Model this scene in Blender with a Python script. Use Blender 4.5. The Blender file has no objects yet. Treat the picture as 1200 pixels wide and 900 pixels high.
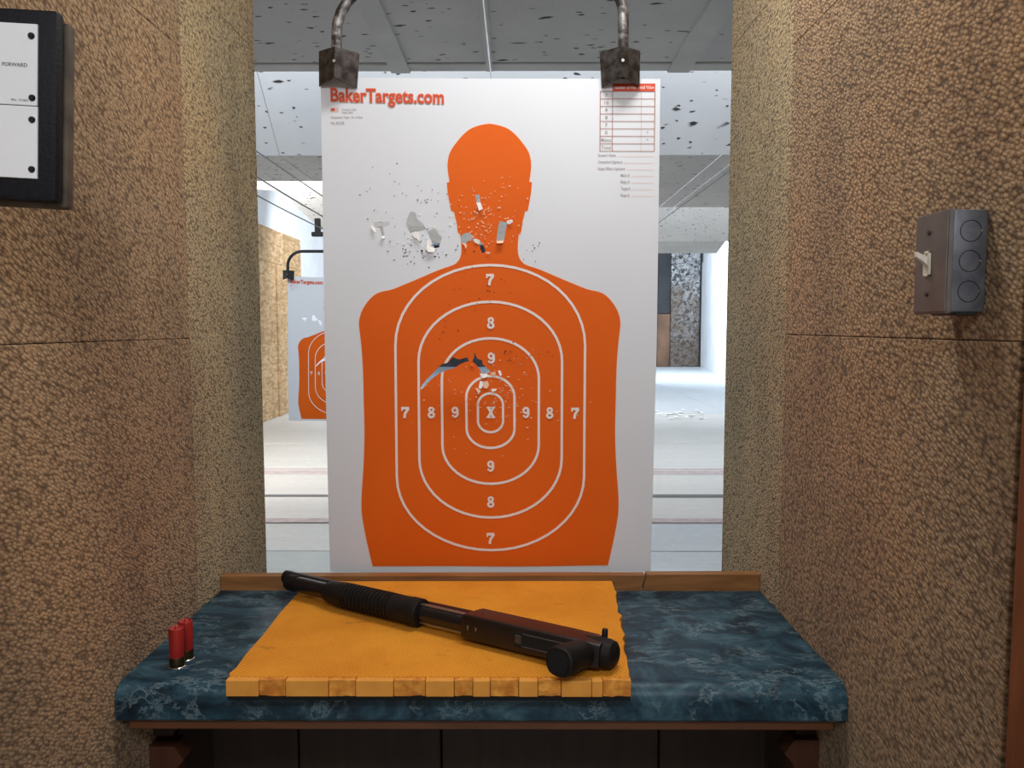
import bpy, bmesh, math, random
from mathutils import Vector, Matrix, geometry, noise
C = bpy.context.scene.collection
scene = bpy.context.scene
PI = math.pi
random.seed(7)

# ------------------------------------------------------------ camera, world, lights, exposure
cam_d = bpy.data.cameras.new('camera')
cam_d.sensor_width = 36.0
cam_d.lens = 27.0
cam_d.clip_start = 0.02
cam_o = bpy.data.objects.new('camera', cam_d)
C.objects.link(cam_o)
cam_o.location = (0.0481, 0.0, 1.4373)
cam_o.rotation_euler = (PI/2 - 0.0742, 0.0006, 0.0047)
scene.camera = cam_o

scene.view_settings.view_transform = 'Standard'
scene.view_settings.look = 'None'
scene.view_settings.gamma = 1.0
scene.view_settings.use_curve_mapping = False
scene.view_settings.exposure = 0.0

world = bpy.data.worlds.new('world')
scene.world = world
world.use_nodes = True
world.node_tree.nodes['Background'].inputs['Color'].default_value = (1.0, 0.95, 0.91, 1)
world.node_tree.nodes['Background'].inputs['Strength'].default_value = 0.33

def area_light(name, loc, aim, sx, sy, power, color):
    d = bpy.data.lights.new(name, 'AREA')
    d.shape = 'RECTANGLE'; d.size = sx; d.size_y = sy
    d.energy = power; d.color = color
    o = bpy.data.objects.new(name, d)
    C.objects.link(o)
    o.location = loc
    o.rotation_euler = (Vector(aim) - Vector(loc)).to_track_quat('-Z', 'Y').to_euler()
    return o
# fluorescent fixture over the shooter and the smaller one over the bench
area_light('room_light', (0.15, -0.75, 2.40), (0.05, 0.9, 1.2), 1.3, 0.35, 23.5, (0.95, 0.98, 1.0))
area_light('booth_light', (0.16, 1.10, 2.40), (0.14, 1.2, 0.0), 0.6, 0.12, 7.5, (1.0, 0.98, 0.93))
# lamps hidden behind each ceiling baffle, throwing down range
area_light('range_light', (-0.2, 3.42, 2.95), (-0.2, 5.6, 0.9), 5.0, 0.3, 52.0, (0.90, 0.95, 1.0))
area_light('range_light', (1.6, 6.95, 2.95), (1.4, 10.5, 0.8), 4.0, 0.3, 88.0, (0.86, 0.93, 1.0))
area_light('range_light', (-2.6, 6.6, 2.9), (-3.6, 10.0, 1.0), 2.0, 0.3, 120.0, (1.0, 0.97, 0.93))
area_light('range_light', (0.5, 12.0, 3.3), (0.5, 18.0, 0.6), 7.0, 0.4, 240.0, (0.90, 0.95, 1.0))
area_light('range_light', (3.2, 21.0, 3.9), (6.6, 24.5, 1.6), 1.5, 0.6, 400.0, (0.80, 0.90, 1.0))

# ------------------------------------------------------------ materials
def new_mat(name):
    m = bpy.data.materials.new(name)
    m.use_nodes = True
    nt = m.node_tree
    return m, nt, nt.nodes['Principled BSDF']
def N(nt, t, **kw):
    n = nt.nodes.new(t)
    for k, v in kw.items():
        if k in n.inputs.keys():
            n.inputs[k].default_value = v
        else:
            setattr(n, k, v)
    return n
def ramp(nt, fac, stops, interp='LINEAR'):
    r = nt.nodes.new('ShaderNodeValToRGB')
    r.color_ramp.interpolation = interp
    el = r.color_ramp.elements
    while len(el) < len(stops): el.new(0.5)
    for e, (p, c) in zip(el, stops):
        e.position = p
        e.color = (c, c, c, 1) if not isinstance(c, tuple) else (*c, 1)
    nt.links.new(fac, r.inputs['Fac'])
    return r.outputs['Color']
def coords(nt, scale=(1, 1, 1), rot=(0, 0, 0), loc=(0, 0, 0)):
    tc = nt.nodes.new('ShaderNodeTexCoord')
    mp = nt.nodes.new('ShaderNodeMapping')
    mp.inputs['Scale'].default_value = scale
    mp.inputs['Rotation'].default_value = rot
    mp.inputs['Location'].default_value = loc
    nt.links.new(tc.outputs['Object'], mp.inputs['Vector'])
    return mp.outputs['Vector']
def tex_noise(nt, vec, scale, detail=4.0, rough=0.55, dist=0.0):
    n = N(nt, 'ShaderNodeTexNoise', Scale=scale, Detail=detail, Roughness=rough, Distortion=dist)
    nt.links.new(vec, n.inputs['Vector'])
    return n.outputs['Fac']
def mixc(nt, fac, a, b, mode='MIX'):
    n = nt.nodes.new('ShaderNodeMix')
    n.data_type = 'RGBA'; n.blend_type = mode
    for v, i in ((fac, 0), (a, 6), (b, 7)):
        if isinstance(v, (int, float)): n.inputs[i].default_value = v
        elif isinstance(v, tuple): n.inputs[i].default_value = (*v, 1)
        else: nt.links.new(v, n.inputs[i])
    return n.outputs[2]
def bump(nt, bsdf, h, strength, dist):
    b = N(nt, 'ShaderNodeBump', Strength=strength, Distance=dist)
    nt.links.new(h, b.inputs['Height'])
    nt.links.new(b.outputs['Normal'], bsdf.inputs['Normal'])
def plain(name, col, rough=0.5, metal=0.0, spec=0.5):
    m, nt, b = new_mat(name)
    b.inputs['Base Color'].default_value = (*col, 1)
    b.inputs['Roughness'].default_value = rough
    b.inputs['Metallic'].default_value = metal
    b.inputs['Specular IOR Level'].default_value = spec
    return m
def mottled(name, c1, c2, scale, rough=0.5, metal=0.0, bmp=0.0, stretch=(1, 1, 1), spec=0.5, detail=5.0, lo=0.35, hi=0.68):
    m, nt, b = new_mat(name)
    f = tex_noise(nt, coords(nt, stretch), scale, detail)
    nt.links.new(ramp(nt, f, [(lo, c1), (hi, c2)]), b.inputs['Base Color'])
    b.inputs['Roughness'].default_value = rough
    b.inputs['Metallic'].default_value = metal
    b.inputs['Specular IOR Level'].default_value = spec
    if bmp: bump(nt, b, f, bmp, 0.002)
    return m

def carpet(name, hi_c, mid_c, lo_c, sy, sz, ang):
    m, nt, b = new_mat(name)
    v = coords(nt, (0.0, 1, 1), (ang, 0, 0))
    vs = nt.nodes.new('ShaderNodeVectorMath'); vs.operation = 'MULTIPLY'
    nt.links.new(v, vs.inputs[0]); vs.inputs[1].default_value = (1, sy, sz)
    vo = N(nt, 'ShaderNodeTexVoronoi', Scale=1.0, Randomness=0.75)
    wn = N(nt, 'ShaderNodeTexNoise', Scale=60.0, Detail=2.0)
    nt.links.new(coords(nt), wn.inputs['Vector'])
    wm = nt.nodes.new('ShaderNodeVectorMath'); wm.operation = 'MULTIPLY_ADD'
    nt.links.new(wn.outputs['Color'], wm.inputs[0]); wm.inputs[1].default_value = (0, 0.8, 0.8)
    nt.links.new(vs.outputs[0], wm.inputs[2])
    nt.links.new(wm.outputs[0], vo.inputs['Vector'])
    base = ramp(nt, vo.outputs['Distance'], [(0.05, hi_c), (0.45, mid_c), (0.80, lo_c)])
    big = tex_noise(nt, coords(nt, (1, 1, 0.45)), 4.5, 5.0, 0.6)
    tone = ramp(nt, big, [(0.30, (0.72, 0.68, 0.64)), (0.52, (1.0, 0.97, 0.92)), (0.72, (1.16, 1.08, 0.95))])
    c1 = mixc(nt, 1.0, base, tone, 'MULTIPLY')
    hue = tex_noise(nt, coords(nt, (1, 1, 1)), 2.2, 3.0)
    c2 = mixc(nt, ramp(nt, hue, [(0.42, 0.0), (0.66, 0.5)]), c1, mixc(nt, 1.0, c1, (1.12, 0.92, 0.78), 'MULTIPLY'))
    spot = tex_noise(nt, coords(nt), 22.0, 2.0)
    c3 = mixc(nt, ramp(nt, spot, [(0.74, 0.0), (0.80, 0.6)]), c2, (0.05, 0.035, 0.03))
    fine = tex_noise(nt, coords(nt), 420.0, 2.0)
    c4 = mixc(nt, 1.0, c3, ramp(nt, fine, [(0.3, 0.72), (0.7, 1.2)]), 'MULTIPLY')
    nt.links.new(c4, b.inputs['Base Color'])
    b.inputs['Roughness'].default_value = 0.95
    b.inputs['Specular IOR Level'].default_value = 0.08
    b.inputs['Sheen Weight'].default_value = 0.12
    inv = ramp(nt, vo.outputs['Distance'], [(0.0, 1.0), (0.9, 0.0)])
    bump(nt, b, inv, 0.6, 0.0035)
    return m
M = {}
M['carpet_near'] = carpet('carpet_near', (0.53, 0.378, 0.228), (0.38, 0.262, 0.153), (0.14, 0.09, 0.05), 130.0, 225.0, 0.50)
M['carpet_near_b'] = carpet('carpet_near_b', (0.53, 0.378, 0.228), (0.38, 0.262, 0.153), (0.14, 0.09, 0.05), 130.0, 225.0, -0.50)
M['carpet_far'] = carpet('carpet_far', (0.62, 0.50, 0.31), (0.47, 0.375, 0.225), (0.15, 0.11, 0.062), 150.0, 235.0, 0.4)

def pocked(name, base_a, base_b, mark, s1=34.0, s2=13.0, amount=0.5, stretch=(0.45, 1.0, 1.0), speck=0.0):
    """painted board pocked by ricochet marks: colour only, marks have a shape of their own"""
    m, nt, b = new_mat(name)
    f = tex_noise(nt, coords(nt), 2.2, 5.0, 0.6)
    base = ramp(nt, f, [(0.3, base_a), (0.7, base_b)])
    out = base
    for s, th, seed in ((s1, 0.17, 3.1), (s2, 0.13, 8.7), (s2*0.42, 0.075, 1.3)):
        v = coords(nt, stretch, (0, 0, 0.12), (seed, seed*0.7, 0))
        w = tex_noise(nt, v, s*1.6, 3.0)
        dv = nt.nodes.new('ShaderNodeVectorMath'); dv.operation = 'MULTIPLY_ADD'
        cmb = nt.nodes.new('ShaderNodeCombineXYZ')
        for i in range(3): nt.links.new(w, cmb.inputs[i])
        nt.links.new(cmb.outputs[0], dv.inputs[0])
        dv.inputs[1].default_value = (0.9/s, -0.8/s, 0.7/s)
        nt.links.new(v, dv.inputs[2])
        vo = N(nt, 'ShaderNodeTexVoronoi', Scale=s, Randomness=1.0)
        nt.links.new(dv.outputs[0], vo.inputs['Vector'])
        sep = nt.nodes.new('ShaderNodeSeparateColor')
        nt.links.new(vo.outputs['Color'], sep.inputs[0])
        keep = ramp(nt, sep.outputs[0], [(0.0, 1.0), (amount, 0.0)], 'CONSTANT')
        spot = ramp(nt, vo.outputs['Distance'], [(th*0.75, 1.0), (th*1.25, 0.0)])
        mul = nt.nodes.new('ShaderNodeMath'); mul.operation = 'MULTIPLY'
        nt.links.new(keep, mul.inputs[0]); nt.links.new(spot, mul.inputs[1])
        out = mixc(nt, mul.outputs[0], out, mark)
    if speck:
        sp = tex_noise(nt, coords(nt), 60.0, 3.0, 0.7)
        out = mixc(nt, ramp(nt, sp, [(0.56, 0.0), (0.66, speck)]), out, mark)
    nt.links.new(out, b.inputs['Base Color'])
    b.inputs['Roughness'].default_value = 0.85
    b.inputs['Specular IOR Level'].default_value = 0.2
    return m
M['soffit'] = pocked('soffit', (0.56, 0.555, 0.55), (0.65, 0.64, 0.63), (0.05, 0.047, 0.045), 34.0, 17.0, 0.55)
M['batten'] = mottled('batten', (0.56, 0.555, 0.55), (0.63, 0.625, 0.61), 5.0, 0.8)
M['baffle'] = pocked('baffle', (0.60, 0.62, 0.65), (0.68, 0.69, 0.71), (0.045, 0.042, 0.04), 30.0, 11.0, 0.62)
M['baffle_far'] = pocked('baffle_far', (0.60, 0.60, 0.60), (0.68, 0.68, 0.67), (0.07, 0.065, 0.06), 40.0, 19.0, 0.6, speck=0.3)
M['range_white'] = mottled('range_white', (0.74, 0.77, 0.80), (0.86, 0.88, 0.90), 1.4, 0.7)
def rubble():
    m, nt, b = new_mat('rubble')
    f = tex_noise(nt, coords(nt, (1, 1, 1)), 9.0, 3.0, 0.6, 0.8)
    c = ramp(nt, f, [(0.40, (0.03, 0.03, 0.03)), (0.50, (0.26, 0.27, 0.28)), (0.60, (0.46, 0.47, 0.48))])
    g = tex_noise(nt, coords(nt, (0.6, 0.6, 0.35)), 1.6, 4.0)
    c = mixc(nt, ramp(nt, g, [(0.50, 0.0), (0.64, 0.75)]), c, (0.14, 0.10, 0.07))
    sx = nt.nodes.new('ShaderNodeSeparateXYZ'); nt.links.new(coords(nt, (1, 1, 0.25)), sx.inputs[0])
    ad = nt.nodes.new('ShaderNodeMath'); ad.operation = 'MULTIPLY_ADD'
    nt.links.new(g, ad.inputs[0]); ad.inputs[1].default_value = 0.5; nt.links.new(sx.outputs['Z'], ad.inputs[2])
    c = mixc(nt, ramp(nt, ad.outputs[0], [(0.42, 0.8), (0.85, 0.0)]), c, (0.10, 0.065, 0.042))
    nt.links.new(c, b.inputs['Base Color']); b.inputs['Roughness'].default_value = 0.9
    return m
M['rubble'] = rubble()
M['trap'] = mottled('trap', (0.012, 0.013, 0.018), (0.03, 0.03, 0.036), 2.0, 0.6)
M['rust'] = mottled('rust', (0.10, 0.055, 0.035), (0.22, 0.12, 0.07), 1.2, 0.7)
M['metal_bright'] = plain('metal_bright', (0.75, 0.75, 0.76), 0.3, 1.0)
M['cable'] = plain('cable', (0.22, 0.22, 0.23), 0.45, 0.8)
M['cable_bright'] = plain('cable_bright', (0.85, 0.86, 0.88), 0.25, 0.9)

def osb():
    m, nt, b = new_mat('strand_board')
    v = coords(nt, (1, 1.0, 3.2))
    vo = N(nt, 'ShaderNodeTexVoronoi', Scale=9.0, Randomness=1.0)
    nt.links.new(v, vo.inputs['Vector'])
    sep = nt.nodes.new('ShaderNodeSeparateColor'); nt.links.new(vo.outputs['Color'], sep.inputs[0])
    c = ramp(nt, sep.outputs[0], [(0.0, (0.44, 0.27, 0.13)), (0.5, (0.58, 0.39, 0.21)), (1.0, (0.68, 0.50, 0.30))])
    n = tex_noise(nt, coords(nt, (1, 2.2, 0.6)), 3.0, 6.0)
    c = mixc(nt, 1.0, c, ramp(nt, n, [(0.3, (0.78, 0.74, 0.68)), (0.65, (1.1, 1.08, 1.05))]), 'MULTIPLY')
    nt.links.new(c, b.inputs['Base Color']); b.inputs['Roughness'].default_value = 0.75
    return m
M['osb'] = osb()

def floor_mat(name, a, bb):
    m, nt, b = new_mat(name)
    f = tex_noise(nt, coords(nt, (0.35, 2.2, 1)), 2.6, 7.0, 0.65, 0.4)
    g = tex_noise(nt, coords(nt), 14.0, 4.0, 0.7)
    c = mixc(nt, 0.35, ramp(nt, f, [(0.28, a), (0.70, bb)]), ramp(nt, g, [(0.35, a), (0.65, bb)]))
    nt.links.new(c, b.inputs['Base Color'])
    nt.links.new(ramp(nt, f, [(0.3, 0.42), (0.7, 0.62)]), b.inputs['Roughness'])
    return m
M['slab_a'] = floor_mat('slab_pale', (0.60, 0.60, 0.58), (0.76, 0.75, 0.72))
M['slab_b'] = floor_mat('slab_warm', (0.62, 0.60, 0.57), (0.78, 0.75, 0.72))
M['slab_c'] = floor_mat('slab_green_shaded', (0.46, 0.50, 0.49), (0.57, 0.61, 0.60))  # darker grey-green: occlusion shade on the near left floor put into the colour
M['slab_d'] = floor_mat('slab_blue', (0.52, 0.55, 0.58), (0.68, 0.72, 0.75))
M['stripe'] = mottled('floor_stripe', (0.48, 0.39, 0.39), (0.64, 0.54, 0.53), 12.0, 0.6)
M['joint'] = plain('floor_joint', (0.20, 0.20, 0.20), 0.9)
M['scrap'] = plain('paper_scrap', (0.9, 0.9, 0.88), 0.7)

# target print
def paper_mat():
    m, nt, b = new_mat('paper')
    b.inputs['Base Color'].default_value = (0.75, 0.785, 0.85, 1)
    b.inputs['Roughness'].default_value = 0.45
    b.inputs['Specular IOR Level'].default_value = 0.35
    f = tex_noise(nt, coords(nt, (1, 1, 0.4)), 5.0, 2.0)
    bump(nt, b, f, 0.10, 0.02)
    return m
M['paper'] = paper_mat()
M['print_orange'] = mottled('print_orange', (0.78, 0.118, 0.006), (0.84, 0.145, 0.010), 2.0, 0.55, spec=0.18)
M['print_line'] = plain('print_line', (0.90, 0.80, 0.76), 0.45, 0, 0.3)
M['print_red'] = plain('print_red', (0.66, 0.075, 0.025), 0.5, 0, 0.3)
M['print_halo'] = plain('print_halo', (0.85, 0.45, 0.35), 0.5, 0, 0.3)
M['print_halo_pale'] = plain('print_halo_pale', (0.86, 0.74, 0.70), 0.5, 0, 0.3)
M['print_grey'] = plain('print_grey', (0.40, 0.34, 0.35), 0.6, 0, 0.3)
M['print_table'] = plain('print_table', (0.40, 0.18, 0.15), 0.6, 0, 0.3)
M['tear_white'] = plain('tear_white', (0.88, 0.87, 0.86), 0.8, 0, 0.2)
M['tear_pink'] = plain('tear_pink', (0.86, 0.55, 0.38), 0.8, 0, 0.2)
M['tear_dark'] = plain('tear_dark', (0.05, 0.03, 0.03), 0.9, 0, 0.1)

# bench
def laminate():
    m, nt, b = new_mat('blue_marbled_laminate')
    v = coords(nt, (1.0, 1.5, 1.2), (0, 0, 0.5))
    f1 = tex_noise(nt, v, 13.0, 10.0, 0.72, 0.9)
    f2 = tex_noise(nt, coords(nt, (1.0, 2.0, 1.4), (0, 0, 0.35), (3, 1, 2)), 9.0, 10.0, 0.72, 0.4)
    c = ramp(nt, f1, [(0.36, (0.004, 0.013, 0.022)), (0.48, (0.011, 0.040, 0.064)), (0.57, (0.030, 0.082, 0.114)), (0.69, (0.075, 0.150, 0.185))])
    vein = ramp(nt, f2, [(0.482, 0.0), (0.503, 0.85), (0.524, 0.0)])
    gate = tex_noise(nt, coords(nt, (1, 1, 1), (0, 0, 0), (5, 2, 7)), 16.0, 5.0)
    vein = mixc(nt, 1.0, vein, ramp(nt, gate, [(0.44, 0.0), (0.56, 1.0)]), 'MULTIPLY')
    c = mixc(nt, vein, c, (0.17, 0.25, 0.28))
    nt.links.new(c, b.inputs['Base Color'])
    b.inputs['Roughness'].default_value = 0.42
    b.inputs['Specular IOR Level'].default_value = 0.35
    bump(nt, b, f1, 0.06, 0.002)
    return m
M['laminate'] = laminate()
def wood(name, a, b_, axis_scale, rough=0.6):
    m, nt, b = new_mat(name)
    f = tex_noise(nt, coords(nt, axis_scale), 6.0, 7.0, 0.6, 0.6)
    nt.links.new(ramp(nt, f, [(0.3, a), (0.72, b_)]), b.inputs['Base Color'])
    b.inputs['Roughness'].default_value = rough
    bump(nt, b, f, 0.15, 0.001)
    return m
M['pine'] = wood('stained_pine', (0.22, 0.085, 0.022), (0.40, 0.185, 0.06), (1.0, 8, 8))
M['redwood'] = wood('red_brown_wood', (0.085, 0.028, 0.010), (0.15, 0.052, 0.018), (1, 6, 6))
M['redwood_v'] = wood('red_brown_wood_upright', (0.15, 0.045, 0.014), (0.27, 0.09, 0.03), (6, 6, 1))
M['cleat'] = wood('cleat_wood', (0.055, 0.016, 0.006), (0.088, 0.026, 0.010), (6, 6, 1))
M['dark_panel'] = wood('dark_brown_panel', (0.030, 0.018, 0.013), (0.050, 0.030, 0.022), (8, 8, 1), 0.7)

def mat_orange(name, a, bb, bm=0.8):
    m, nt, b = new_mat(name)
    f = tex_noise(nt, coords(nt, (1, 1, 1)), 9.0, 6.0, 0.6)
    c = ramp(nt, f, [(0.3, a), (0.62, bb)])
    w1 = N(nt, 'ShaderNodeTexWave', Scale=62.0, Distortion=0.8); w1.bands_direction = 'X'
    w2 = N(nt, 'ShaderNodeTexWave', Scale=62.0, Distortion=0.8); w2.bands_direction = 'Y'
    v = coords(nt, (1, 1, 1), (0, 0, 0.6))
    nt.links.new(v, w1.inputs['Vector']); nt.links.new(v, w2.inputs['Vector'])
    mu = nt.nodes.new('ShaderNodeMath'); mu.operation = 'MULTIPLY'
    nt.links.new(w1.outputs['Fac'], mu.inputs[0]); nt.links.new(w2.outputs['Fac'], mu.inputs[1])
    c = mixc(nt, 1.0, c, ramp(nt, mu.outputs[0], [(0.0, 0.80), (0.6, 1.12)]), 'MULTIPLY')
    st = tex_noise(nt, coords(nt, (1, 2.4, 1)), 26.0, 4.0, 0.7)
    c = mixc(nt, ramp(nt, st, [(0.62, 0.0), (0.75, 0.45)]), c, (0.22, 0.085, 0.012))
    nt.links.new(c, b.inputs['Base Color'])
    b.inputs['Roughness'].default_value = 0.8
    b.inputs['Specular IOR Level'].default_value = 0.2
    bump(nt, b, mu.outputs[0], bm, 0.0008)
    return m
M['mat'] = mat_orange('orange_foam', (0.76, 0.275, 0.022), (0.90, 0.365, 0.034))
M['mat_cut'] = mottled('orange_foam_cut', (0.78, 0.32, 0.045), (0.88, 0.39, 0.065), 30.0, 0.85, bmp=0.2)
M['mat_torn'] = mottled('orange_foam_torn', (0.60, 0.20, 0.022), (0.90, 0.40, 0.065), 70.0, 0.9, bmp=0.6)

# gun
M['blued'] = plain('blued_steel', (0.007, 0.006, 0.007), 0.27, 0.0, 0.5)
M['receiver'] = mottled('anodised_receiver', (0.009, 0.006, 0.006), (0.014, 0.009, 0.008), 40.0, 0.34, spec=0.42)
M['polymer'] = mottled('black_polymer', (0.006, 0.005, 0.005), (0.011, 0.009, 0.008), 90.0, 0.6, bmp=0.25, spec=0.25)
M['gun_hole'] = plain('gun_hole', (0.003, 0.003, 0.003), 0.9)
M['steel'] = plain('bright_steel', (0.34, 0.33, 0.33), 0.35, 0.9)
M['dull_steel'] = plain('dull_steel', (0.10, 0.095, 0.095), 0.45, 0.8)
M['shell_red'] = mottled('red_hull', (0.30, 0.012, 0.010), (0.44, 0.022, 0.016), 60.0, 0.4, stretch=(1, 1, 0.2))
M['shell_brass'] = mottled('dark_brass', (0.05, 0.036, 0.018), (0.10, 0.075, 0.035), 50.0, 0.35, 0.85)
M['shell_rim'] = plain('bright_rim', (0.85, 0.83, 0.80), 0.2, 1.0)

# hanger, boxes
M['clamp'] = mottled('worn_dark_steel', (0.022, 0.017, 0.016), (0.13, 0.12, 0.12), 45.0, 0.5, 0.5, bmp=0.4, lo=0.40, hi=0.74)
M['pipe'] = mottled('lead_splashed_pipe', (0.05, 0.046, 0.046), (0.46, 0.45, 0.45), 60.0, 0.45, 0.6, bmp=0.4, lo=0.42, hi=0.72)
M['black_iron'] = plain('black_iron', (0.03, 0.03, 0.032), 0.5, 0.4)
M['box_black'] = mottled('black_textured_case', (0.005, 0.005, 0.008), (0.011, 0.011, 0.015), 300.0, 0.6, bmp=0.3, spec=0.25)
M['plate_white'] = mottled('white_plate', (0.90, 0.92, 0.96), (0.94, 0.95, 0.98), 12.0, 0.35)
M['box_side'] = mottled('dusty_brown_edge', (0.06, 0.045, 0.032), (0.13, 0.10, 0.07), 40.0, 0.7)
M['screw'] = plain('black_screw', (0.008, 0.008, 0.01), 0.45)
M['ink'] = plain('ink', (0.09, 0.09, 0.11), 0.6)
M['box_grey'] = mottled('galvanised_grey', (0.10, 0.11, 0.13), (0.17, 0.18, 0.205), 55.0, 0.5, 0.25, bmp=0.15)
M['cover_grey'] = mottled('painted_grey_cover', (0.105, 0.090, 0.080), (0.145, 0.125, 0.11), 30.0, 0.42, 0.2)
M['ivory'] = plain('ivory_plastic', (0.72, 0.66, 0.56), 0.35)

# ------------------------------------------------------------ helpers
def setp(o, label=None, cat=None, group=None, kind=None):
    if label: o['label'] = label
    if cat: o['category'] = cat
    if group: o['group'] = group
    if kind: o['kind'] = kind
    return o
def empty(name, loc=(0, 0, 0), rot=None, label=None, cat=None, group=None, kind=None):
    o = bpy.data.objects.new(name, None)
    o.empty_display_size = 0.05
    C.objects.link(o); o.location = loc
    if rot is not None: o.rotation_euler = rot
    return setp(o, label, cat, group, kind)
def obj(name, bm, mat, parent=None, smooth=False, label=None, kind=None, loc=None):
    me = bpy.data.meshes.new(name)
    if smooth:
        for f in bm.faces: f.smooth = True
    bm.to_mesh(me); bm.free()
    if smooth: me.set_sharp_from_angle(angle=math.radians(35))
    for m in (mat if isinstance(mat, (list, tuple)) else [mat]): me.materials.append(m)
    o = bpy.data.objects.new(name, me)
    C.objects.link(o)
    if parent: o.parent = parent
    if loc: o.location = loc
    return setp(o, label, None, None, kind)
def copy_tree(o, parent=None):
    c = o.copy(); C.objects.link(c)
    c.parent = parent
    for ch in list(o.children): copy_tree(ch, c)
    return c
def add_box(bm, x0, x1, y0, y1, z0, z1, bev=0.0, seg=1, mat=0):
    vs = [bm.verts.new(p) for p in ((x0, y0, z0), (x1, y0, z0), (x1, y1, z0), (x0, y1, z0), (x0, y0, z1), (x1, y0, z1), (x1, y1, z1), (x0, y1, z1))]
    fs = [bm.faces.new([vs[i] for i in q]) for q in ((0, 3, 2, 1), (4, 5, 6, 7), (0, 1, 5, 4), (1, 2, 6, 5), (2, 3, 7, 6), (3, 0, 4, 7))]
    for f in fs: f.material_index = mat
    if bev:
        es = {e for f in fs for e in f.edges}
        bmesh.ops.bevel(bm, geom=list(es), offset=bev, segments=seg, profile=0.5, affect='EDGES')
    return vs
def box(x0, x1, y0, y1, z0, z1, bev=0.0, seg=1):
    bm = bmesh.new(); add_box(bm, x0, x1, y0, y1, z0, z1, bev, seg); return bm
def add_prism(bm, pts, fa, fb):
    """polygon pts mapped by fa(p) and fb(p) to the two end caps"""
    a = [bm.verts.new(fa(p)) for p in pts]; b = [bm.verts.new(fb(p)) for p in pts]
    n = len(pts)
    bm.faces.new(a); bm.faces.new(list(reversed(b)))
    for i in range(n): bm.faces.new((a[i], b[i], b[(i+1) % n], a[(i+1) % n]))
    bmesh.ops.recalc_face_normals(bm, faces=bm.faces[:])
    return bm
def add_rings(bm, rings, cap=True, closed=True):
    """loft through rings of points"""
    R = [[bm.verts.new(p) for p in r] for r in rings]
    n = len(R[0])
    for a, b in zip(R[:-1], R[1:]):
        for i in range(n if closed else n-1):
            bm.faces.new((a[i], a[(i+1) % n], b[(i+1) % n], b[i]))
    if cap:
        bm.faces.new(list(reversed(R[0]))); bm.faces.new(R[-1])
    return R
def tube(bm, path, rad, n=14, cap=True):
    path = [Vector(p) for p in path]
    rad = rad if isinstance(rad, (list, tuple)) else [rad]*len(path)
    rings = []; prev = None
    for i, p in enumerate(path):
        d = (path[min(i+1, len(path)-1)] - path[max(i-1, 0)]).normalized()
        if prev is None:
            u = d.orthogonal().normalized()
        else:
            u = (prev - d*prev.dot(d)).normalized()
        prev = u; w = d.cross(u)
        rings.append([p + (u*math.cos(2*PI*k/n) + w*math.sin(2*PI*k/n))*rad[i] for k in range(n)])
    add_rings(bm, rings, cap)
    return bm
def lathe(bm, prof, n=24, origin=(0, 0, 0), axis='z', cap=True):
    rings = []
    for r, h in prof:
        ring = []
        for k in range(n):
            a = 2*PI*k/n
            if axis == 'z': p = (r*math.cos(a), r*math.sin(a), h)
            elif axis == 'x': p = (h, r*math.cos(a), r*math.sin(a))
            else: p = (r*math.sin(a), h, r*math.cos(a))
            ring.append(Vector(p) + Vector(origin))
        rings.append(ring)
    add_rings(bm, rings, cap)
    return bm
def text_geo(s, height=None, width=None, bold=0.0, align='LEFT'):
    """flat glyph triangles: (list of 2-D points, list of faces), baseline at 0, left edge at 0"""
    cu = bpy.data.curves.new('glyphs', 'FONT')
    cu.body = s; cu.offset = bold; cu.resolution_u = 3; cu.size = 1.0
    o = bpy.data.objects.new('glyphs', cu); C.objects.link(o)
    bpy.context.view_layer.update()
    dg = bpy.context.evaluated_depsgraph_get()
    ev = o.evaluated_get(dg); me = ev.to_mesh()
    pts = [(v.co.x, v.co.y) for v in me.vertices]; faces = [tuple(p.vertices) for p in me.polygons]
    ev.to_mesh_clear(); bpy.data.objects.remove(o); bpy.data.curves.remove(cu)
    x0 = min(p[0] for p in pts); x1 = max(p[0] for p in pts)
    y1 = 0.73
    sy = height/y1 if height else 1
    sx = width/(x1-x0) if width else sy
    off = 0 if align == 'LEFT' else -(x1-x0)*sx/2
    return [((x-x0)*sx + off, y*sy) for x, y in pts], faces

# ------------------------------------------------------------ setting: floor, ceiling, range walls
floor = obj('floor', box(-4.2, 7.4, -3.0, 29.0, -0.12, -0.006), M['joint'], kind='structure')
rows = [(-2.9, 1.9, 'slab_b'), (1.9, 4.85, 'slab_c'), (4.85, 5.55, 'slab_a'), (5.55, 6.44, 'slab_b'), (6.44, 7.40, 'slab_b'),
        (7.40, 7.84, 'slab_a'), (7.84, 9.41, 'slab_a'), (9.41, 12.69, 'slab_a'), (12.69, 18.0, 'slab_d'), (18.0, 28.9, 'slab_d')]
for y0, y1, mk in rows:
    for x0, x1 in ((-4.1, -0.55), (-0.55, 0.6), (0.6, 3.6), (3.6, 7.3)):
        k = mk
        if x0 >= 0.6 and mk == 'slab_c': k = 'slab_d'
        if x0 >= 0.6 and mk == 'slab_a' and y0 < 5: k = 'slab_d'
        obj('floor_slab', box(x0+0.002, x1-0.002, y0+0.012, y1-0.012, -0.05, random.uniform(-0.0015, 0.0015), 0.004), M[k], floor)
for y0, y1 in ((5.56, 5.68), (7.43, 7.60), (7.66, 7.72)):
    for x0, x1 in ((-4.1, -0.55), (0.6, 7.2)):
        obj('painted_stripe', box(x0, x1, y0, y1, 0.0, 0.0035), M['stripe'], floor)
obj('floor_plate', box(0.7, 7.1, 6.40, 6.50, 0.0, 0.006, 0.002), M['joint'], floor)
obj('floor_plate', box(-4.0, -0.6, 6.42, 6.49, 0.0, 0.006, 0.002), M['joint'], floor)

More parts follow.
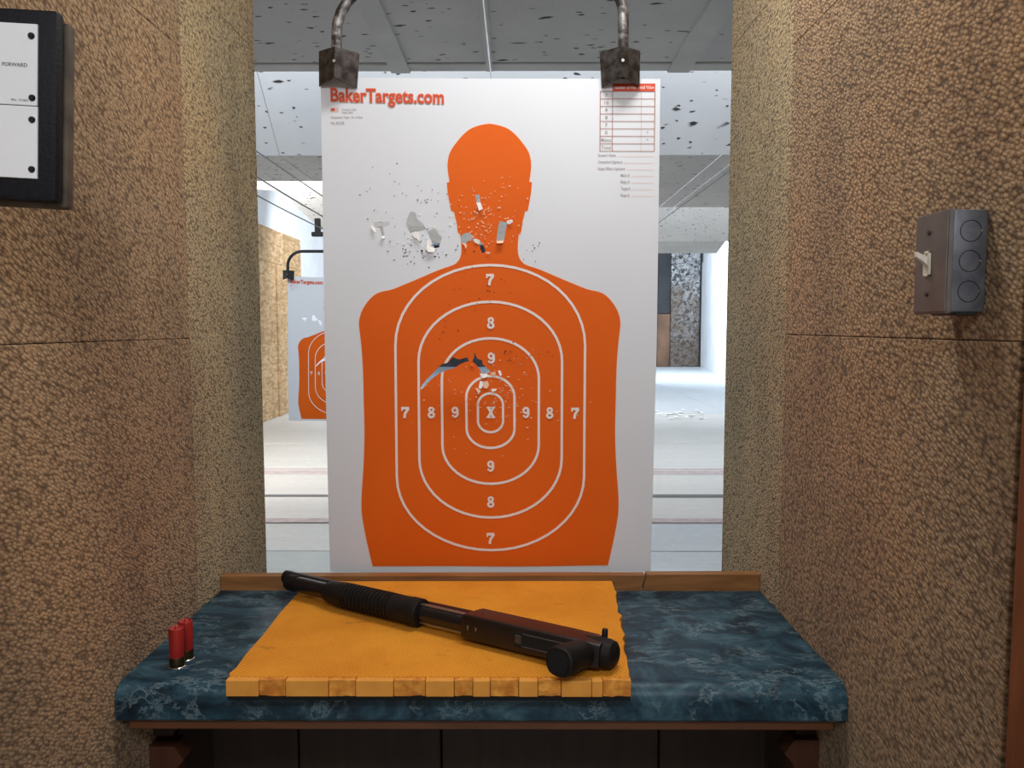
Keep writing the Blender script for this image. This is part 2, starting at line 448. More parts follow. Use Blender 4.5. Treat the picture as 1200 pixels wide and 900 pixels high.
ceil = obj('ceiling', box(-4.2, 7.4, -3.0, 29.0, 4.35, 4.45), M['range_white'], kind='structure')
SZ = 2.45
# near soffit panels with joints, battens over the joints, end rail
for x0, x1 in ((-4.1, -1.5), (-1.5, -0.395), (-0.395, -0.054), (-0.054, 0.69), (0.69, 1.9), (1.9, 7.3)):
    obj('ceiling_panel', box(x0+0.003, x1-0.003, 0.3, 3.03, SZ, SZ+0.02, 0.002), M['soffit'], ceil)
    obj('ceiling_panel', box(x0+0.003, x1-0.003, -2.9, 0.294, SZ, SZ+0.02, 0.002), M['soffit'], ceil)
for xa, xb, w in ((-0.425, -0.405, 0.075), (0.71, 0.69, 0.085), (-1.5, -1.5, 0.08), (1.9, 1.9, 0.08)):
    bm = bmesh.new()
    add_prism(bm, [(-w/2, SZ-0.012), (w/2, SZ-0.012), (w/2, SZ), (-w/2, SZ)], lambda p: (xa+p[0], 0.3, p[1]), lambda p: (xb+p[0], 3.12, p[1]))
    obj('batten', bm, M['batten'], ceil)
obj('batten', box(-0.068, -0.040, 0.3, 3.12, SZ-0.006, SZ-0.0002, 0.001), M['batten'], ceil, label='narrow grey strip down the middle of the near ceiling')
obj('edge_rail', box(-4.1, 7.3, 3.05, 3.13, SZ-0.002, SZ+0.07, 0.004), M['batten'], ceil)
obj('ceiling_panel', box(-4.1, 7.3, 3.04, 3.06, SZ+0.015, 3.4), M['trap'], ceil)

def plate(name, quad, t, mat, parent):
    """slanted board: four corners of the seen face, thickness t upwards"""
    bm = bmesh.new()
    n = (Vector(quad[1])-Vector(quad[0])).cross(Vector(quad[-1])-Vector(quad[0])).normalized()
    if n.z < 0: n = -n
    a = [bm.verts.new(Vector(q)) for q in quad]; b = [bm.verts.new(Vector(q)+n*t) for q in quad]
    k = len(quad)
    bm.faces.new(a); bm.faces.new(list(reversed(b)))
    for i in range(k): bm.faces.new((a[i], b[i], b[(i+1) % k], a[(i+1) % k]))
    bmesh.ops.recalc_face_normals(bm, faces=bm.faces[:])
    return obj(name, bm, mat, parent)
def slant(x0, x1, ya, za, yb, zb, mat, cut=None):
    q = [(x0, ya, za), (x1, ya, za), (x1, yb, zb), (x0, yb, zb)] if cut is None else cut
    return plate('baffle_panel', q, 0.02, mat, ceil)
# first baffle behind the near soffit, then a flat run, then the next baffle, on each side
for x0, x1 in ((-4.1, -1.35), (-1.347, 0.6), (0.603, 1.95), (1.953, 7.3)):
    slant(x0, x1, 3.75, 3.30, 4.63, SZ, M['baffle'])
for x0, x1, y1 in ((-4.1, -1.35, 5.43), (-1.347, 0.6, 5.43), (0.603, 1.95, 6.62), (1.953, 7.3, 6.62)):
    obj('ceiling_panel', box(x0, x1-0.003, 4.632, (4.632+y1)/2-0.002, SZ, SZ+0.02), M['soffit'], ceil)
    obj('ceiling_panel', box(x0, x1-0.003, (4.632+y1)/2+0.002, y1, SZ, SZ+0.02), M['soffit'], ceil)
for x0, x1 in ((0.603, 2.6), (2.603, 7.3)):
    slant(x0, x1, 7.55, 3.20, 9.23, SZ, M['baffle_far'])
plate('ceiling_panel', [(0.603, 9.233, SZ), (2.54, 9.233, SZ), (2.82, 10.71, SZ), (0.603, 10.71, SZ)], 0.02, M['baffle_far'], ceil)
slant(-1.7, 0.6, 6.3, 3.20, 7.83, SZ, M['baffle_far'])
slant(0, 0, 0, 0, 0, 0, M['baffle_far'], cut=[(-2.75, 6.3, 3.2), (-1.703, 6.3, 3.2), (-1.703, 7.83, SZ), (-1.95, 7.83, SZ), (-2.16, 7.30, SZ+0.26), (-2.75, 7.24, SZ+0.29)])
obj('ceiling_panel', box(-1.95, 0.6, 7.833, 9.4, SZ, SZ+0.02), M['soffit'], ceil)

# side and back walls of the range
wl = obj('wall_range_left', box(-4.1, -3.80, 1.7, 28.5, 0, 4.35), M['range_white'], kind='structure')
for y0, y1 in ((7.7, 8.95), (8.955, 10.2), (10.205, 12.35), (12.355, 13.75)):
    obj('board_panel', box(-3.80, -3.765, y0, y1, 0.003, 2.44, 0.003), M['osb'], wl)
    obj('board_panel', box(-3.80, -3.767, y0, y1, 2.444, 2.97, 0.003), M['osb'], wl)
obj('board_batten', box(-3.765, -3.742, 12.28, 12.42, 0.003, 2.42, 0.003), M['osb'], wl)
wr = obj('wall_range_right', box(6.72, 7.3, 1.7, 28.5, 0, 4.35), M['range_white'], kind='structure')
for (xa, ya), (xb, yb), h0, h1 in (((5.40, 16.0), (6.0, 21.8), 3.9, 4.1), ((6.004, 21.83), (6.36, 24.9), 4.15, 4.02), ((6.363, 24.93), (6.68, 27.6), 3.9, 3.7)):
    bm = bmesh.new()
    q = [(xa, ya, 0.002), (xb, yb, 0.002), (xb, yb, h1), (xa, ya, h0)]
    add_prism(bm, q, lambda p: p, lambda p: (p[0]+0.06, p[1], p[2]))
    obj('wall_panel', bm, M['range_white'], wr)
wb = obj('wall_back', box(-4.1, 7.3, 28.2, 28.6, 0, 4.35), M['trap'], kind='structure')
obj('rubber_curtain', box(-3.2, 5.12, 27.76, 28.15, 0.002, 4.3, 0.01), M['trap'], wb)
obj('rusty_post', box(5.14, 5.60, 27.70, 28.1, 0.002, 1.9, 0.02), M['rust'], wb)
obj('rusty_post', box(5.14, 5.60, 27.70, 28.1, 1.91, 4.3, 0.02), M['trap'], wb)
for i in range(4):
    obj('trap_panel', box(5.62, 6.66, 27.72, 28.1, 0.002+i*1.07, 1.062+i*1.07, 0.01), M['rubble'], wb)
obj('corner_strip', box(6.64, 6.69, 27.55, 27.7, 0.002, 4.2, 0.004), M['trap'], wb)

# ------------------------------------------------------------ booth partitions with carpet
def partition(side):
    s = -1 if side == 'left' else 1
    y0 = 0.45 if s < 0 else 0.69
    w = obj('wall_'+side, box(*sorted((s*0.508, s*0.60)), y0, 1.645, 0.0, SZ-0.013), M['dark_panel'], kind='structure')
    near = M['carpet_near'] if s < 0 else M['carpet_near_b']
    def panel(ya, yb, za, zb, m, bev=0.0016):
        bm = box(*sorted((s*0.500, s*0.508)), ya, yb, za, zb, 0)
        bm.normal_update()
        for f in [f for f in bm.faces if f.normal.x*s < -0.9]:
            bmesh.ops.bevel(bm, geom=list(f.edges), offset=bev, segments=2, profile=0.6, affect='EDGES')
        obj('carpet_panel', bm, m, w)
    zz = 1.4185 if s < 0 else 1.424
    for za, zb in ((0.003, zz-0.0004), (zz+0.0004, 1.8938), (1.8946, SZ-0.014)):
        panel(y0, 1.2909, za, zb, near)
    for za, zb in ((0.003, 1.0698), (1.0706, 2.0150), (2.0158, SZ-0.014)):
        panel(1.2911, 1.654, za, zb, M['carpet_far'], 0.0012)
    obj('carpet_panel', box(*sorted((s*0.508, s*0.612)), 1.645, 1.654, 0.003, SZ-0.014), M['carpet_far'], w)
    return w
partition('left'); partition('right')
tr = obj('trim_1', box(0.49, 0.60, 0.585, 0.672, 0.0, SZ-0.013, 0.004), M['redwood_v'], kind='structure')

# ------------------------------------------------------------ bench
bench = empty('shooting_bench', (0, 1.2, 0), None, 'blue marbled laminate bench across the booth with wooden back ledge', 'bench')
def L(o): # parts given in world coordinates
    o.matrix_parent_inverse = Matrix.Translation(-o.parent.location) if o.parent else Matrix()
    return o
prof = []
zt, zb_, yf, yb, r = 0.95, 0.899, 1.010, 1.40, 0.024
for k in range(9):
    a = PI/2 + (PI/2)*k/8
    prof.append((yf+r+r*math.cos(a), zt-r+r*math.sin(a)))
prof += [(yf, zb_+0.004), (yf+0.004, zb_), (yf+0.03, zb_), (yb, zb_), (yb, zt)]
bm = bmesh.new()
add_prism(bm, prof, lambda p: (-0.4985, p[0], p[1]), lambda p: (0.4985, p[0], p[1]))
L(obj('countertop', bm, M['laminate'], bench, True))
L(obj('apron', box(-0.487, 0.487, 1.022, 1.045, 0.882, 0.8985, 0.002), M['redwood'], bench))
bm = bmesh.new()
add_prism(bm, [(-0.4985, 0.950), (0.279, 0.950), (0.287, 0.979), (-0.4985, 0.9765)], lambda p: (p[0], 1.390, p[1]), lambda p: (p[0], 1.411, p[1]))
L(obj('edge_board', bm, M['pine'], bench))
bm = bmesh.new()
add_prism(bm, [(0.283, 0.950), (0.4985, 0.950), (0.4985, 0.981), (0.291, 0.980)], lambda p: (p[0], 1.390, p[1]), lambda p: (p[0], 1.412, p[1]))
L(obj('edge_board', bm, M['pine'], bench))
xs = [-0.4985, -0.335, -0.083, 0.300, 0.4985]
for a, b in zip(xs[:-1], xs[1:]):
    L(obj('back_panel', box(a+0.0015, b-0.0015, 1.30, 1.325, 0.002, 0.898, 0.002), M['dark_panel'], bench))
L(obj('light_stop_board', box(-0.4985, 0.4985, 1.3255, 1.335, 0.002, 0.898), M['dark_panel'], bench))  # unseen dark sheet added to stop light leaking through the panel gaps
for s in (-1, 1):
    dz = 0.0 if s < 0 else 0.012
    pent = [(s*0.4985, 0.813+dz), (s*0.462, 0.813+dz), (s*0.448, 0.792+dz), (s*0.462, 0.775+dz), (s*0.462, 0.70), (s*0.4985, 0.70)]
    bm = bmesh.new()
    add_prism(bm, pent, lambda p: (p[0], 1.10, p[1]), lambda p: (p[0], 1.135, p[1]))
    L(obj('cleat', bm, M['cleat'], bench))
    L(obj('side_panel', box(*sorted((s*0.4985, s*0.485)), 1.14, 1.299, 0.002, 0.80), M['dark_panel'], bench))
    L(obj('support_rail', box(*sorted((s*0.4985, s*0.470)), 1.115, 1.299, 0.82, 0.898, 0.002), M['dark_panel'], bench))

# ------------------------------------------------------------ padded board on the bench
mt = empty('foam_board', (-0.06, 1.18, 0.9505), None, 'thick orange yellow foam board with ragged cut edges on blue bench', 'mat')
ZB, ZM = 0.9508, 0.9735
# outline with torn right and left edges
rnd = random.Random(3)
left_e = [(-0.3375, 0.998), (-0.334, 1.015), (-0.336, 1.06), (-0.334, 1.13), (-0.336, 1.22), (-0.333, 1.31), (-0.335, 1.372)]
right_e = []
for k in range(26):
    t = k/25
    right_e.append((0.2005 + 0.0255*t + rnd.uniform(-0.0018, 0.0018) + (0.005 if k in (9, 14, 21) else 0), 0.992 + (1.376-0.992)*t))
front_y = 0.989
outline = [(-0.3325, front_y)] + [(0.2005, front_y)] + right_e + list(reversed(left_e))
loops = [outline]
pts = []; 
for i in range(24):
    for j in range(17):
        pts.append((-0.325 + i*0.0228, 1.0 + j*0.0228))
def inside(p, poly):
    x, y = p; c = False; n = len(poly); j = n-1
    for i in range(n):
        xi, yi = poly[i]; xj, yj = poly[j]
        if (yi > y) != (yj > y) and x < (xj-xi)*(y-yi)/(yj-yi)+xi: c = not c
        j = i
    return c
bm = bmesh.new()
add_prism(bm, outline, lambda p: (p[0], p[1], ZB), lambda p: (p[0]-0.0006*(1 if p[0] > 0 else -1), p[1], ZM))
L(obj('board_body', bm, M['mat'], mt))
L(obj('shadow_strip', box(-0.333, 0.1995, 0.9795, 1.0085, 0.9455, 0.9506, 0.0008), M['gun_hole'], mt, label='black strip standing in for the shadow under the front edge'))  # shadow in the gap below the overhang, put in as a black strip
bx = [-0.3345, -0.291, -0.2555, -0.199, -0.163, -0.113, -0.071, -0.033, -0.0085, 0.0145, 0.052, 0.0775, 0.108, 0.148, 0.163, 0.2005]
torn = {1, 3, 5, 7, 9, 11, 14}
for i, (a, b) in enumerate(zip(bx[:-1], bx[1:])):
    bm = bmesh.new()
    if i in torn:
        nx, nz = 6, 5
        grid = []
        for jz in range(nz+1):
            row = []
            for ix in range(nx+1):
                x = a+0.0006 + (b-a-0.0012)*ix/nx; z = ZB+0.0004 + (ZM-ZB-0.0012)*jz/nz
                d = noise.noise(Vector((x*90, z*110, i*3.1)))*0.0030 + noise.noise(Vector((x*300, z*260, i)))*0.0014
                row.append(bm.verts.new((x, 0.979 + 0.0015 + d, z)))
            grid.append(row)
        back = [[bm.verts.new((v.co.x, front_y-0.0002, v.co.z)) for v in row] for row in grid]
        for jz in range(nz):
            for ix in range(nx):
                bm.faces.new((grid[jz][ix], grid[jz][ix+1], grid[jz+1][ix+1], grid[jz+1][ix]))
        rim_f = grid[0] + [r_[-1] for r_ in grid[1:]] + grid[-1][-2::-1] + [r_[0] for r_ in grid[-2:0:-1]]
        rim_b = back[0] + [r_[-1] for r_ in back[1:]] + back[-1][-2::-1] + [r_[0] for r_ in back[-2:0:-1]]
        for k in range(len(rim_f)):
            k2 = (k+1) % len(rim_f)
            bm.faces.new((rim_f[k], rim_b[k], rim_b[k2], rim_f[k2]))
        bmesh.ops.delete(bm, geom=[v for v in bm.verts if not v.link_faces], context='VERTS')
        bmesh.ops.recalc_face_normals(bm, faces=bm.faces[:])
        L(obj('edge_block', bm, M['mat_torn'], mt, True))
    else:
        add_box(bm, a+0.0003, b-0.0003, 0.978, front_y-0.0002, ZB+0.0003, ZM-0.0004, 0.0008)
        L(obj('edge_block', bm, M['mat_cut'], mt))

# ------------------------------------------------------------ shotgun (local: x to the muzzle, y left side, z top)
th = math.atan2(0.5025, -0.8646)
F = Vector((math.cos(th), math.sin(th), 0)); U0 = Vector((math.sin(th)*1.0, -math.cos(th), 0))
Lf = Vector((0, 0, 1))
roll = math.radians(9)
U = U0*math.cos(roll) - Lf*math.sin(roll)
Y = U.cross(F)
gun = empty('pump_shotgun', (0, 0, 0), None, 'black pump shotgun with pistol grip lying on orange foam board', 'shotgun')
gun.matrix_world = Matrix(((F.x, Y.x, U.x, 0.1837), (F.y, Y.y, U.y, 0.9919), (F.z, Y.z, U.z, ZM+0.0235), (0, 0, 0, 1)))
BZ = 0.0275
bm = bmesh.new()
lathe(bm, [(0.0, 0.2), (0.0130, 0.2), (0.0125, 0.30), (0.0112, 0.632), (0.0117, 0.634), (0.0117, 0.647), (0.0095, 0.649), (0.0090, 0.649), (0.0088, 0.61), (0.0, 0.61)], 28, (0, 0, BZ), 'x', False)
obj('barrel', bm, M['blued'], gun, True)
bm = bmesh.new()
lathe(bm, [(0.0, 0.21), (0.0128, 0.21), (0.0128, 0.592)], 28, (0, 0, 0), 'x', False)
mag = obj('magazine_tube', bm, M['blued'], gun, True)
bm = bmesh.new()
lathe(bm, [(0.0, 0.590), (0.0138, 0.590), (0.0138, 0.608), (0.0125, 0.612), (0.006, 0.6125), (0.006, 0.615), (0.0, 0.615)], 28, (0, 0, 0), 'x', False)
obj('magazine_cap', bm, M['polymer'], mag, True)
bm = bmesh.new()
add_box(bm, 0.560, 0.574, -0.006, 0.006, 0.008, BZ-0.006, 0.002)
obj('barrel_lug', bm, M['blued'], gun)
# forend with its grooves
bm = bmesh.new()
pr_ = [(0.0129, 0.325), (0.0205, 0.325), (0.0225, 0.327), (0.0225, 0.345), (0.0215, 0.350), (0.0215, 0.372)]
x = 0.374
for k in range(13):
    pr_ += [(0.0218, x), (0.0218, x+0.0042), (0.0198, x+0.0050), (0.0198, x+0.0072)]
    x += 0.0078
pr_ += [(0.0216, x), (0.0212, x+0.012), (0.0190, x+0.030), (0.0172, 0.517), (0.0160, 0.520), (0.0129, 0.520)]
rings = []
for rr, xx in pr_:
    ring = []
    for k in range(32):
        a = 2*PI*k/32
        yy, zz = rr*math.cos(a), rr*math.sin(a)
        if zz > 0: zz *= 1.12
        yy *= 0.95
        ring.append((xx, yy, zz))
    rings.append(ring)
add_rings(bm, rings, False)
obj('forend', bm, M['polymer'], gun, True)
bm = bmesh.new()
for yy in (-0.0135, 0.0135):
    add_box(bm, 0.20, 0.33, yy-0.0012, yy+0.0012, -0.004, 0.004, 0.0006)
obj('action_bar', bm, M['steel'], gun)
# receiver
def rsec(x, hw, zl, zh, rb, rt):
    pts = []
    for cy, cz, r, a0 in ((hw-rb, zl+rb, rb, -PI/2), (hw-rt, zh-rt, rt, 0), (-hw+rt, zh-rt, rt, PI/2), (-hw+rb, zl+rb, rb, PI)):
        for k in range(5):
            a = a0 + PI/2*k/4
            pts.append((x, cy + r*math.cos(a), cz + r*math.sin(a)))
    return pts
bm = bmesh.new()
secs = [(0.240, 0.0165, -0.016, 0.0415), (0.236, 0.0180, -0.0175, 0.0435), (0.15, 0.0180, -0.0175, 0.0440), (0.085, 0.0180, -0.0175, 0.0440), (0.045, 0.0178, -0.016, 0.0420), (0.022, 0.0165, -0.012, 0.0340)]
add_rings(bm, [rsec(x, hw, a, b, 0.005, 0.010) for x, hw, a, b in secs])
bmesh.ops.recalc_face_normals(bm, faces=bm.faces[:])
rec = obj('receiver', bm, M['receiver'], gun, True)
# loading port: dark well with raised lip and steel shell lifter
bm = bmesh.new(); add_box(bm, 0.063, 0.150, -0.0105, 0.0105, -0.0179, -0.0140, 0.0008); obj('loading_port', bm, M['gun_hole'], rec)
bm = bmesh.new(); add_box(bm, 0.138, 0.148, -0.006, 0.006, -0.0189, -0.0165, 0.001)
for yy in (-0.0085, 0.0085): add_box(bm, 0.070, 0.136, yy-0.0009, yy+0.0009, -0.0184, -0.0165, 0.0004)
obj('shell_lifter', bm, M['dull_steel'], rec)
for (xx, zz) in ((0.222, -0.006), (0.222, 0.012), (0.080, -0.004), (0.080, 0.014)):
    bm = bmesh.new()
    lathe(bm, [(0.0, 0.0176), (0.0022, 0.0176), (0.0022, 0.0182), (0.0, 0.0182)], 10, (xx, 0, zz), 'y', False)
    obj('pin', bm, M['blued'], rec)
bm = bmesh.new()
add_box(bm, 0.226, 0.2285, -0.003, 0.003, -0.0186, -0.0172); add_box(bm, 0.212, 0.2145, -0.0025, 0.0025, -0.0186, -0.0172)
obj('retainer', bm, M['steel'], rec)
# trigger guard and trigger
bm = bmesh.new()
gp = [(0.076, 0, -0.015), (0.078, 0, -0.024), (0.072, 0, -0.030), (0.060, 0, -0.032), (0.050, 0, -0.032)]
tube(bm, gp, 0.0035, 8)
tg = obj('trigger_guard', bm, M['polymer'], gun, True)
bm = bmesh.new(); tube(bm, [(0.064, 0, -0.014), (0.063, 0, -0.021), (0.066, 0, -0.027)], [0.003, 0.0025, 0.0018], 8)
obj('trigger', bm, M['blued'], gun, True)
# pistol grip: one lofted body from the rear knob round into the hand grip
def gsec(c, ax, bx_, w1, w2, n=20, p=2.6):
    out = []
    for k in range(n):
        a = 2*PI*k/n
        ca, sa = math.cos(a), math.sin(a)
        u = math.copysign(abs(ca)**(2/p), ca)*w1; v = math.copysign(abs(sa)**(2/p), sa)*w2
        out.append(Vector(c) + Vector(ax)*u + Vector(bx_)*v)
    return out
bm = bmesh.new()
# rear knob along x
kn = [(0.062, 0.0175, 0.020), (0.045, 0.0188, 0.0215), (0.028, 0.0200, 0.0215), (0.018, 0.0198, 0.0205), (0.011, 0.0180, 0.0188), (0.0075, 0.0135, 0.0145), (0.0065, 0.004, 0.005)]
add_rings(bm, [gsec((xx, 0, 0.0125), (0, 1, 0), (0, 0, 1), a, b, 24, 2.2) for xx, a, b in kn])
grip = obj('pistol_grip', bm, M['polymer'], gun, True)
bm = bmesh.new()
g = [((0.046, 0, 0.006), 0.0, 0.0165, 0.0185), ((0.047, 0, -0.012), 0.05, 0.0172, 0.0190), ((0.048, 0, -0.030), 0.10, 0.0180, 0.0195), ((0.050, 0, -0.048), 0.12, 0.0190, 0.0205), ((0.051, 0, -0.062), 0.12, 0.0195, 0.0210), ((0.052, 0, -0.070), 0.12, 0.0190, 0.0203), ((0.0525, 0, -0.0725), 0.12, 0.0170, 0.0180)]
add_rings(bm, [gsec(c, (0, 1, 0), (math.cos(t), 0, math.sin(t)), a, b, 24, 2.5) for c, t, a, b in g])
obj('hand_grip', bm, M['polymer'], grip, True)
bm = bmesh.new()
add_rings(bm, [gsec((0.0525, 0, zz), (0, 1, 0), (math.cos(0.12), 0, math.sin(0.12)), 0.0140, 0.0150, 20, 2.8) for zz in (-0.0715, -0.0732)])
obj('grip_cap', bm, M['gun_hole'], grip)
bm = bmesh.new(); lathe(bm, [(0.0, 0.010), (0.0045, 0.010), (0.0042, 0.0255), (0.0034, 0.0280), (0.0, 0.0280)], 14, (0.033, 0, 0.030), 'y', False)
obj('safety_button', bm, M['blued'], gun, True)
bm = bmesh.new(); lathe(bm, [(0.0, 0.0), (0.0022, 0.0), (0.0024, 0.004), (0.0015, 0.006), (0.0, 0.0062)], 10, (0.628, 0, BZ+0.011), 'z', False)
obj('front_sight', bm, M['steel'], gun, True)

# ------------------------------------------------------------ two shells
sh = empty('shotgun_shell', (-0.4385, 1.069, 0.9502), None, 'red shotgun shell standing on blue bench, nearer one of the two', 'shell', 'shotgun shells on the bench')
bm = bmesh.new()
lathe(bm, [(0.0, 0.0), (0.0112, 0.0), (0.0116, 0.0006), (0.0116, 0.0016), (0.0108, 0.0022)], 28, (0, 0, 0), 'z', False)
obj('rim', bm, M['shell_rim'], sh, True)
bm = bmesh.new()
lathe(bm, [(0.0103, 0.0020), (0.0105, 0.003), (0.0105, 0.0155), (0.0102, 0.0160)], 28, (0, 0, 0), 'z', False)
obj('brass_head', bm, M['shell_brass'], sh, True)
bm = bmesh.new()
rings = []
for rr, h in [(0.0100, 0.0155), (0.01025, 0.016), (0.01025, 0.0545), (0.0098, 0.0575), (0.0088, 0.0582), (0.0070, 0.0565), (0.0035, 0.0552), (0.0008, 0.0548)]:
    ring = []
    for k in range(36):
        a = 2*PI*k/36
        q = rr*(1 + (0.008*math.cos(18*a) if 0.016 < h < 0.055 else 0))
        hh = h + (0.0009*math.cos(6*a) if rr < 0.008 and rr > 0.002 else 0)
        ring.append((q*math.cos(a), q*math.sin(a), hh))
    rings.append(ring)
add_rings(bm, rings, True)
obj('hull', bm, M['shell_red'], sh, True)
s2 = copy_tree(sh)
s2.location = (-0.4365, 1.0945, 0.9502); s2.rotation_euler = (0, 0, 0.7)
s2['label'] = 'red shotgun shell standing behind the nearer shell, half hidden by it'

# ------------------------------------------------------------ paper targets
def mir(pts, ax=0.0):
    return pts + [(2*ax - x, y) for x, y in reversed(pts)]
S = 0.0015886; CX = 574.0
def pu(px, py): return ((px-574.2)*S*1.0, 1.2775 - (py-484.0)*0.0016303 + (px-574.0)*0.0000)
right = [(574.2, 159.2), (585, 161), (596, 165), (605, 172), (612.5, 180.5), (618, 188), (621, 195), (622.4, 204), (621.8, 213), (620.3, 223), (623.3, 224), (622.2, 236), (618.6, 255), (615.5, 256), (614, 262), (612.3, 269), (611, 278.5), (608.4, 281.5), (607.4, 288), (607, 300), (608.5, 307), (611.5, 312), (617, 316), (633, 321.3), (660, 332.5), (686.5, 343), (699, 345.8), (707, 348.8), (714.5, 355), (721.3, 364), (725, 372), (727, 382), (725.5, 398), (724, 414.7), (722.9, 440), (722.6, 470), (722.2, 500), (722.7, 522), (724, 546), (726.2, 572), (727.3, 590), (726.6, 606), (723, 628), (718.5, 650), (715.2, 664.5)]
UV_R = [pu(*p) for p in right]
def smooth_poly(pts, k=3):
    out = []
    for i in range(len(pts)-1):
        p0, p1, p2, p3 = pts[max(i-1, 0)], pts[i], pts[i+1], pts[min(i+2, len(pts)-1)]
        for q in range(k):
            t = q/k
            out.append(tuple(0.5*((2*b) + (c-a)*t + (2*a-5*b+4*c-d)*t*t + (3*b-a-3*c+d)*t**3) for a, b, c, d in zip(p0, p1, p2, p3)))
    return out + [pts[-1]]
UV_R = smooth_poly(UV_R[:10]) + smooth_poly(UV_R[10:13]) + smooth_poly(UV_R[13:])
sil = UV_R + [(-u, v) for u, v in reversed(UV_R)]
sil = [q for i, q in enumerate(sil) if i == 0 or (abs(q[0]-sil[i-1][0])+abs(q[1]-sil[i-1][1])) > 1e-6]
PT, PB, PL_, PR_ = 1.8895, 0.9705, -0.3075, 0.3095
sheet = [(PL_+0.001, PB), (PR_-0.004, PB+0.001), (PR_+0.001, 1.4), (PR_+0.0015, PT-0.0035), (0.0, PT-0.0025), (PL_+0.001, PT), (PL_, 1.4)]
def crop_pts(pts, ox, oy, s): return [pu(ox + x/s, oy + y/s) for x, y in pts]
c8 = lambda pts: crop_pts(pts, 420, 230, 5.4545)
c7 = lambda pts: crop_pts(pts, 480, 400, 6.6667)
holes = [
    c8([(752, 40), (778, 38), (783, 86), (760, 90)]),
    c8([(903, 200), (952, 208), (945, 250), (932, 320), (884, 318), (893, 250)]),
    c8([(655, 300), (672, 278), (700, 268), (738, 288), (730, 316), (704, 322), (688, 338), (662, 330)]),
    c8([(752, 318), (775, 312), (800, 345), (816, 384), (796, 396), (782, 372), (778, 345)]),
    c8([(100, 203), (212, 205), (206, 224), (166, 236), (176, 290), (160, 292), (146, 242), (114, 236)]),
    c8([(318, 190), (335, 148), (352, 140), (375, 152), (382, 186), (420, 215), (440, 250), (402, 262), (372, 266), (338, 272), (312, 222)]),
    c8([(446, 262), (500, 250), (524, 288), (540, 300), (520, 360), (492, 366), (470, 318)]),
    c7([(78, 384), (100, 345), (130, 308), (190, 250), (250, 190), (300, 178), (322, 150), (340, 134), (362, 148), (392, 154), (420, 146), (450, 136), (464, 168), (432, 174), (395, 190), (352, 218), (282, 238), (230, 262), (180, 296), (140, 332), (100, 376)]),
    c7([(490, 168), (502, 140), (510, 98), (520, 132), (536, 152), (566, 158), (570, 190), (600, 214), (632, 246), (606, 262), (560, 262), (546, 226), (520, 196)]),
]
rh = random.Random(11)
def pellet(px, py, sx, sy):
    c = [(px + sx*math.cos(2*PI*k/6 + 0.3)*rh.uniform(0.7, 1.3), py + sy*math.sin(2*PI*k/6 + 0.3)*rh.uniform(0.7, 1.3)) for k in range(6)]
    return [pu(*q) for q in c]
def boxof(poly): 
    return (min(p[0] for p in poly), min(p[1] for p in poly), max(p[0] for p in poly), max(p[1] for p in poly))
HB = [(h, boxof(h)) for h in holes]
def in_hole(p):
    for h, b in HB:
        if b[0] <= p[0] <= b[2] and b[1] <= p[1] <= b[3] and inside(p, h): return True
    return False
def warp(u, v):
    """slight curl of the hanging sheet"""
    w = 0.0030*math.sin(u*9.0 + v*5.0 + 0.4) + 0.0018*math.sin(u*21.0 - v*3.0)
    w *= min(1.0, max(0.0, (1.875 - v)/0.25))
    low = max(0.0, 1.15 - v)
    w += 0.05*low*low
    cx, cz = -0.05, 1.305
    d2 = ((u-cx)/0.06)**2 + ((v-cz)/0.035)**2
    w -= 0.006*math.exp(-d2)*(1 if v < 1.39 else 0.4)
    return w
TY = 1.432
def flat_mesh(loops, test, dy, grid=True):
    """triangulated flat print with real holes, bent with the sheet"""
    vs = []; es = []
    for lp in loops:
        b0 = len(vs); n = len(lp)
        dl = []
        for i in range(n):
            a, b = lp[i], lp[(i+1) % n]
            m_ = max(1, int(math.hypot(b[0]-a[0], b[1]-a[1])/0.018))
            dl += [(a[0]+(b[0]-a[0])*q/m_, a[1]+(b[1]-a[1])*q/m_) for q in range(m_)]
        n = len(dl)
        vs += [Vector(p) for p in dl]
        es += [(b0+i, b0+(i+1) % n) for i in range(n)]
    if grid:
        bb = boxof(loops[0])
        g_ = 0.0163
        for i in range(int(bb[0]/g_)-1, int(bb[2]/g_)+2):
            for j in range(int(bb[1]/g_)-1, int(bb[3]/g_)+2):
                u, v = i*g_ + 1e-4*((j*7) % 5), j*g_ + 1e-4*((i*3) % 5)
                if bb[0] < u < bb[2] and bb[1] < v < bb[3]: vs.append(Vector((u, v)))
    r = geometry.delaunay_2d_cdt(vs, es, [], 0, 1e-6)
    ov, of = r[0], r[2]
    bm = bmesh.new()
    bv = {}
    for f in of:
        c = (sum(ov[i].x for i in f)/3, sum(ov[i].y for i in f)/3)
        if not test(c): continue
        q = []
        for i in f:
            if i not in bv: bv[i] = bm.verts.new((ov[i].x, warp(ov[i].x, ov[i].y) - dy, ov[i].y))
            q.append(bv[i])
        fc = bm.faces.new(q)
        fc.normal_update()
        if fc.normal.y > 0: fc.normal_flip()
    return bm
def glyph_bm(items, dy):
    bm = bmesh.new()
    for pts, faces, ox, oy in items:
        vv = [bm.verts.new((x+ox, warp(x+ox, y+oy) - dy, y+oy)) for x, y in pts]
        for f in faces:
            try: fc = bm.faces.new([vv[i] for i in f])
            except ValueError: continue
            fc.normal_update()
            if fc.normal.y > 0: fc.normal_flip()
    return bm
tgt = empty('paper_target', (0, TY, 0), None, 'large torn paper target with orange torso, hanging behind the bench', 'target', 'paper targets')
bm = flat_mesh([sheet] + holes, lambda p: inside(p, sheet) and not in_hole(p), 0.0)
obj('sheet', bm, M['paper'], tgt, True)
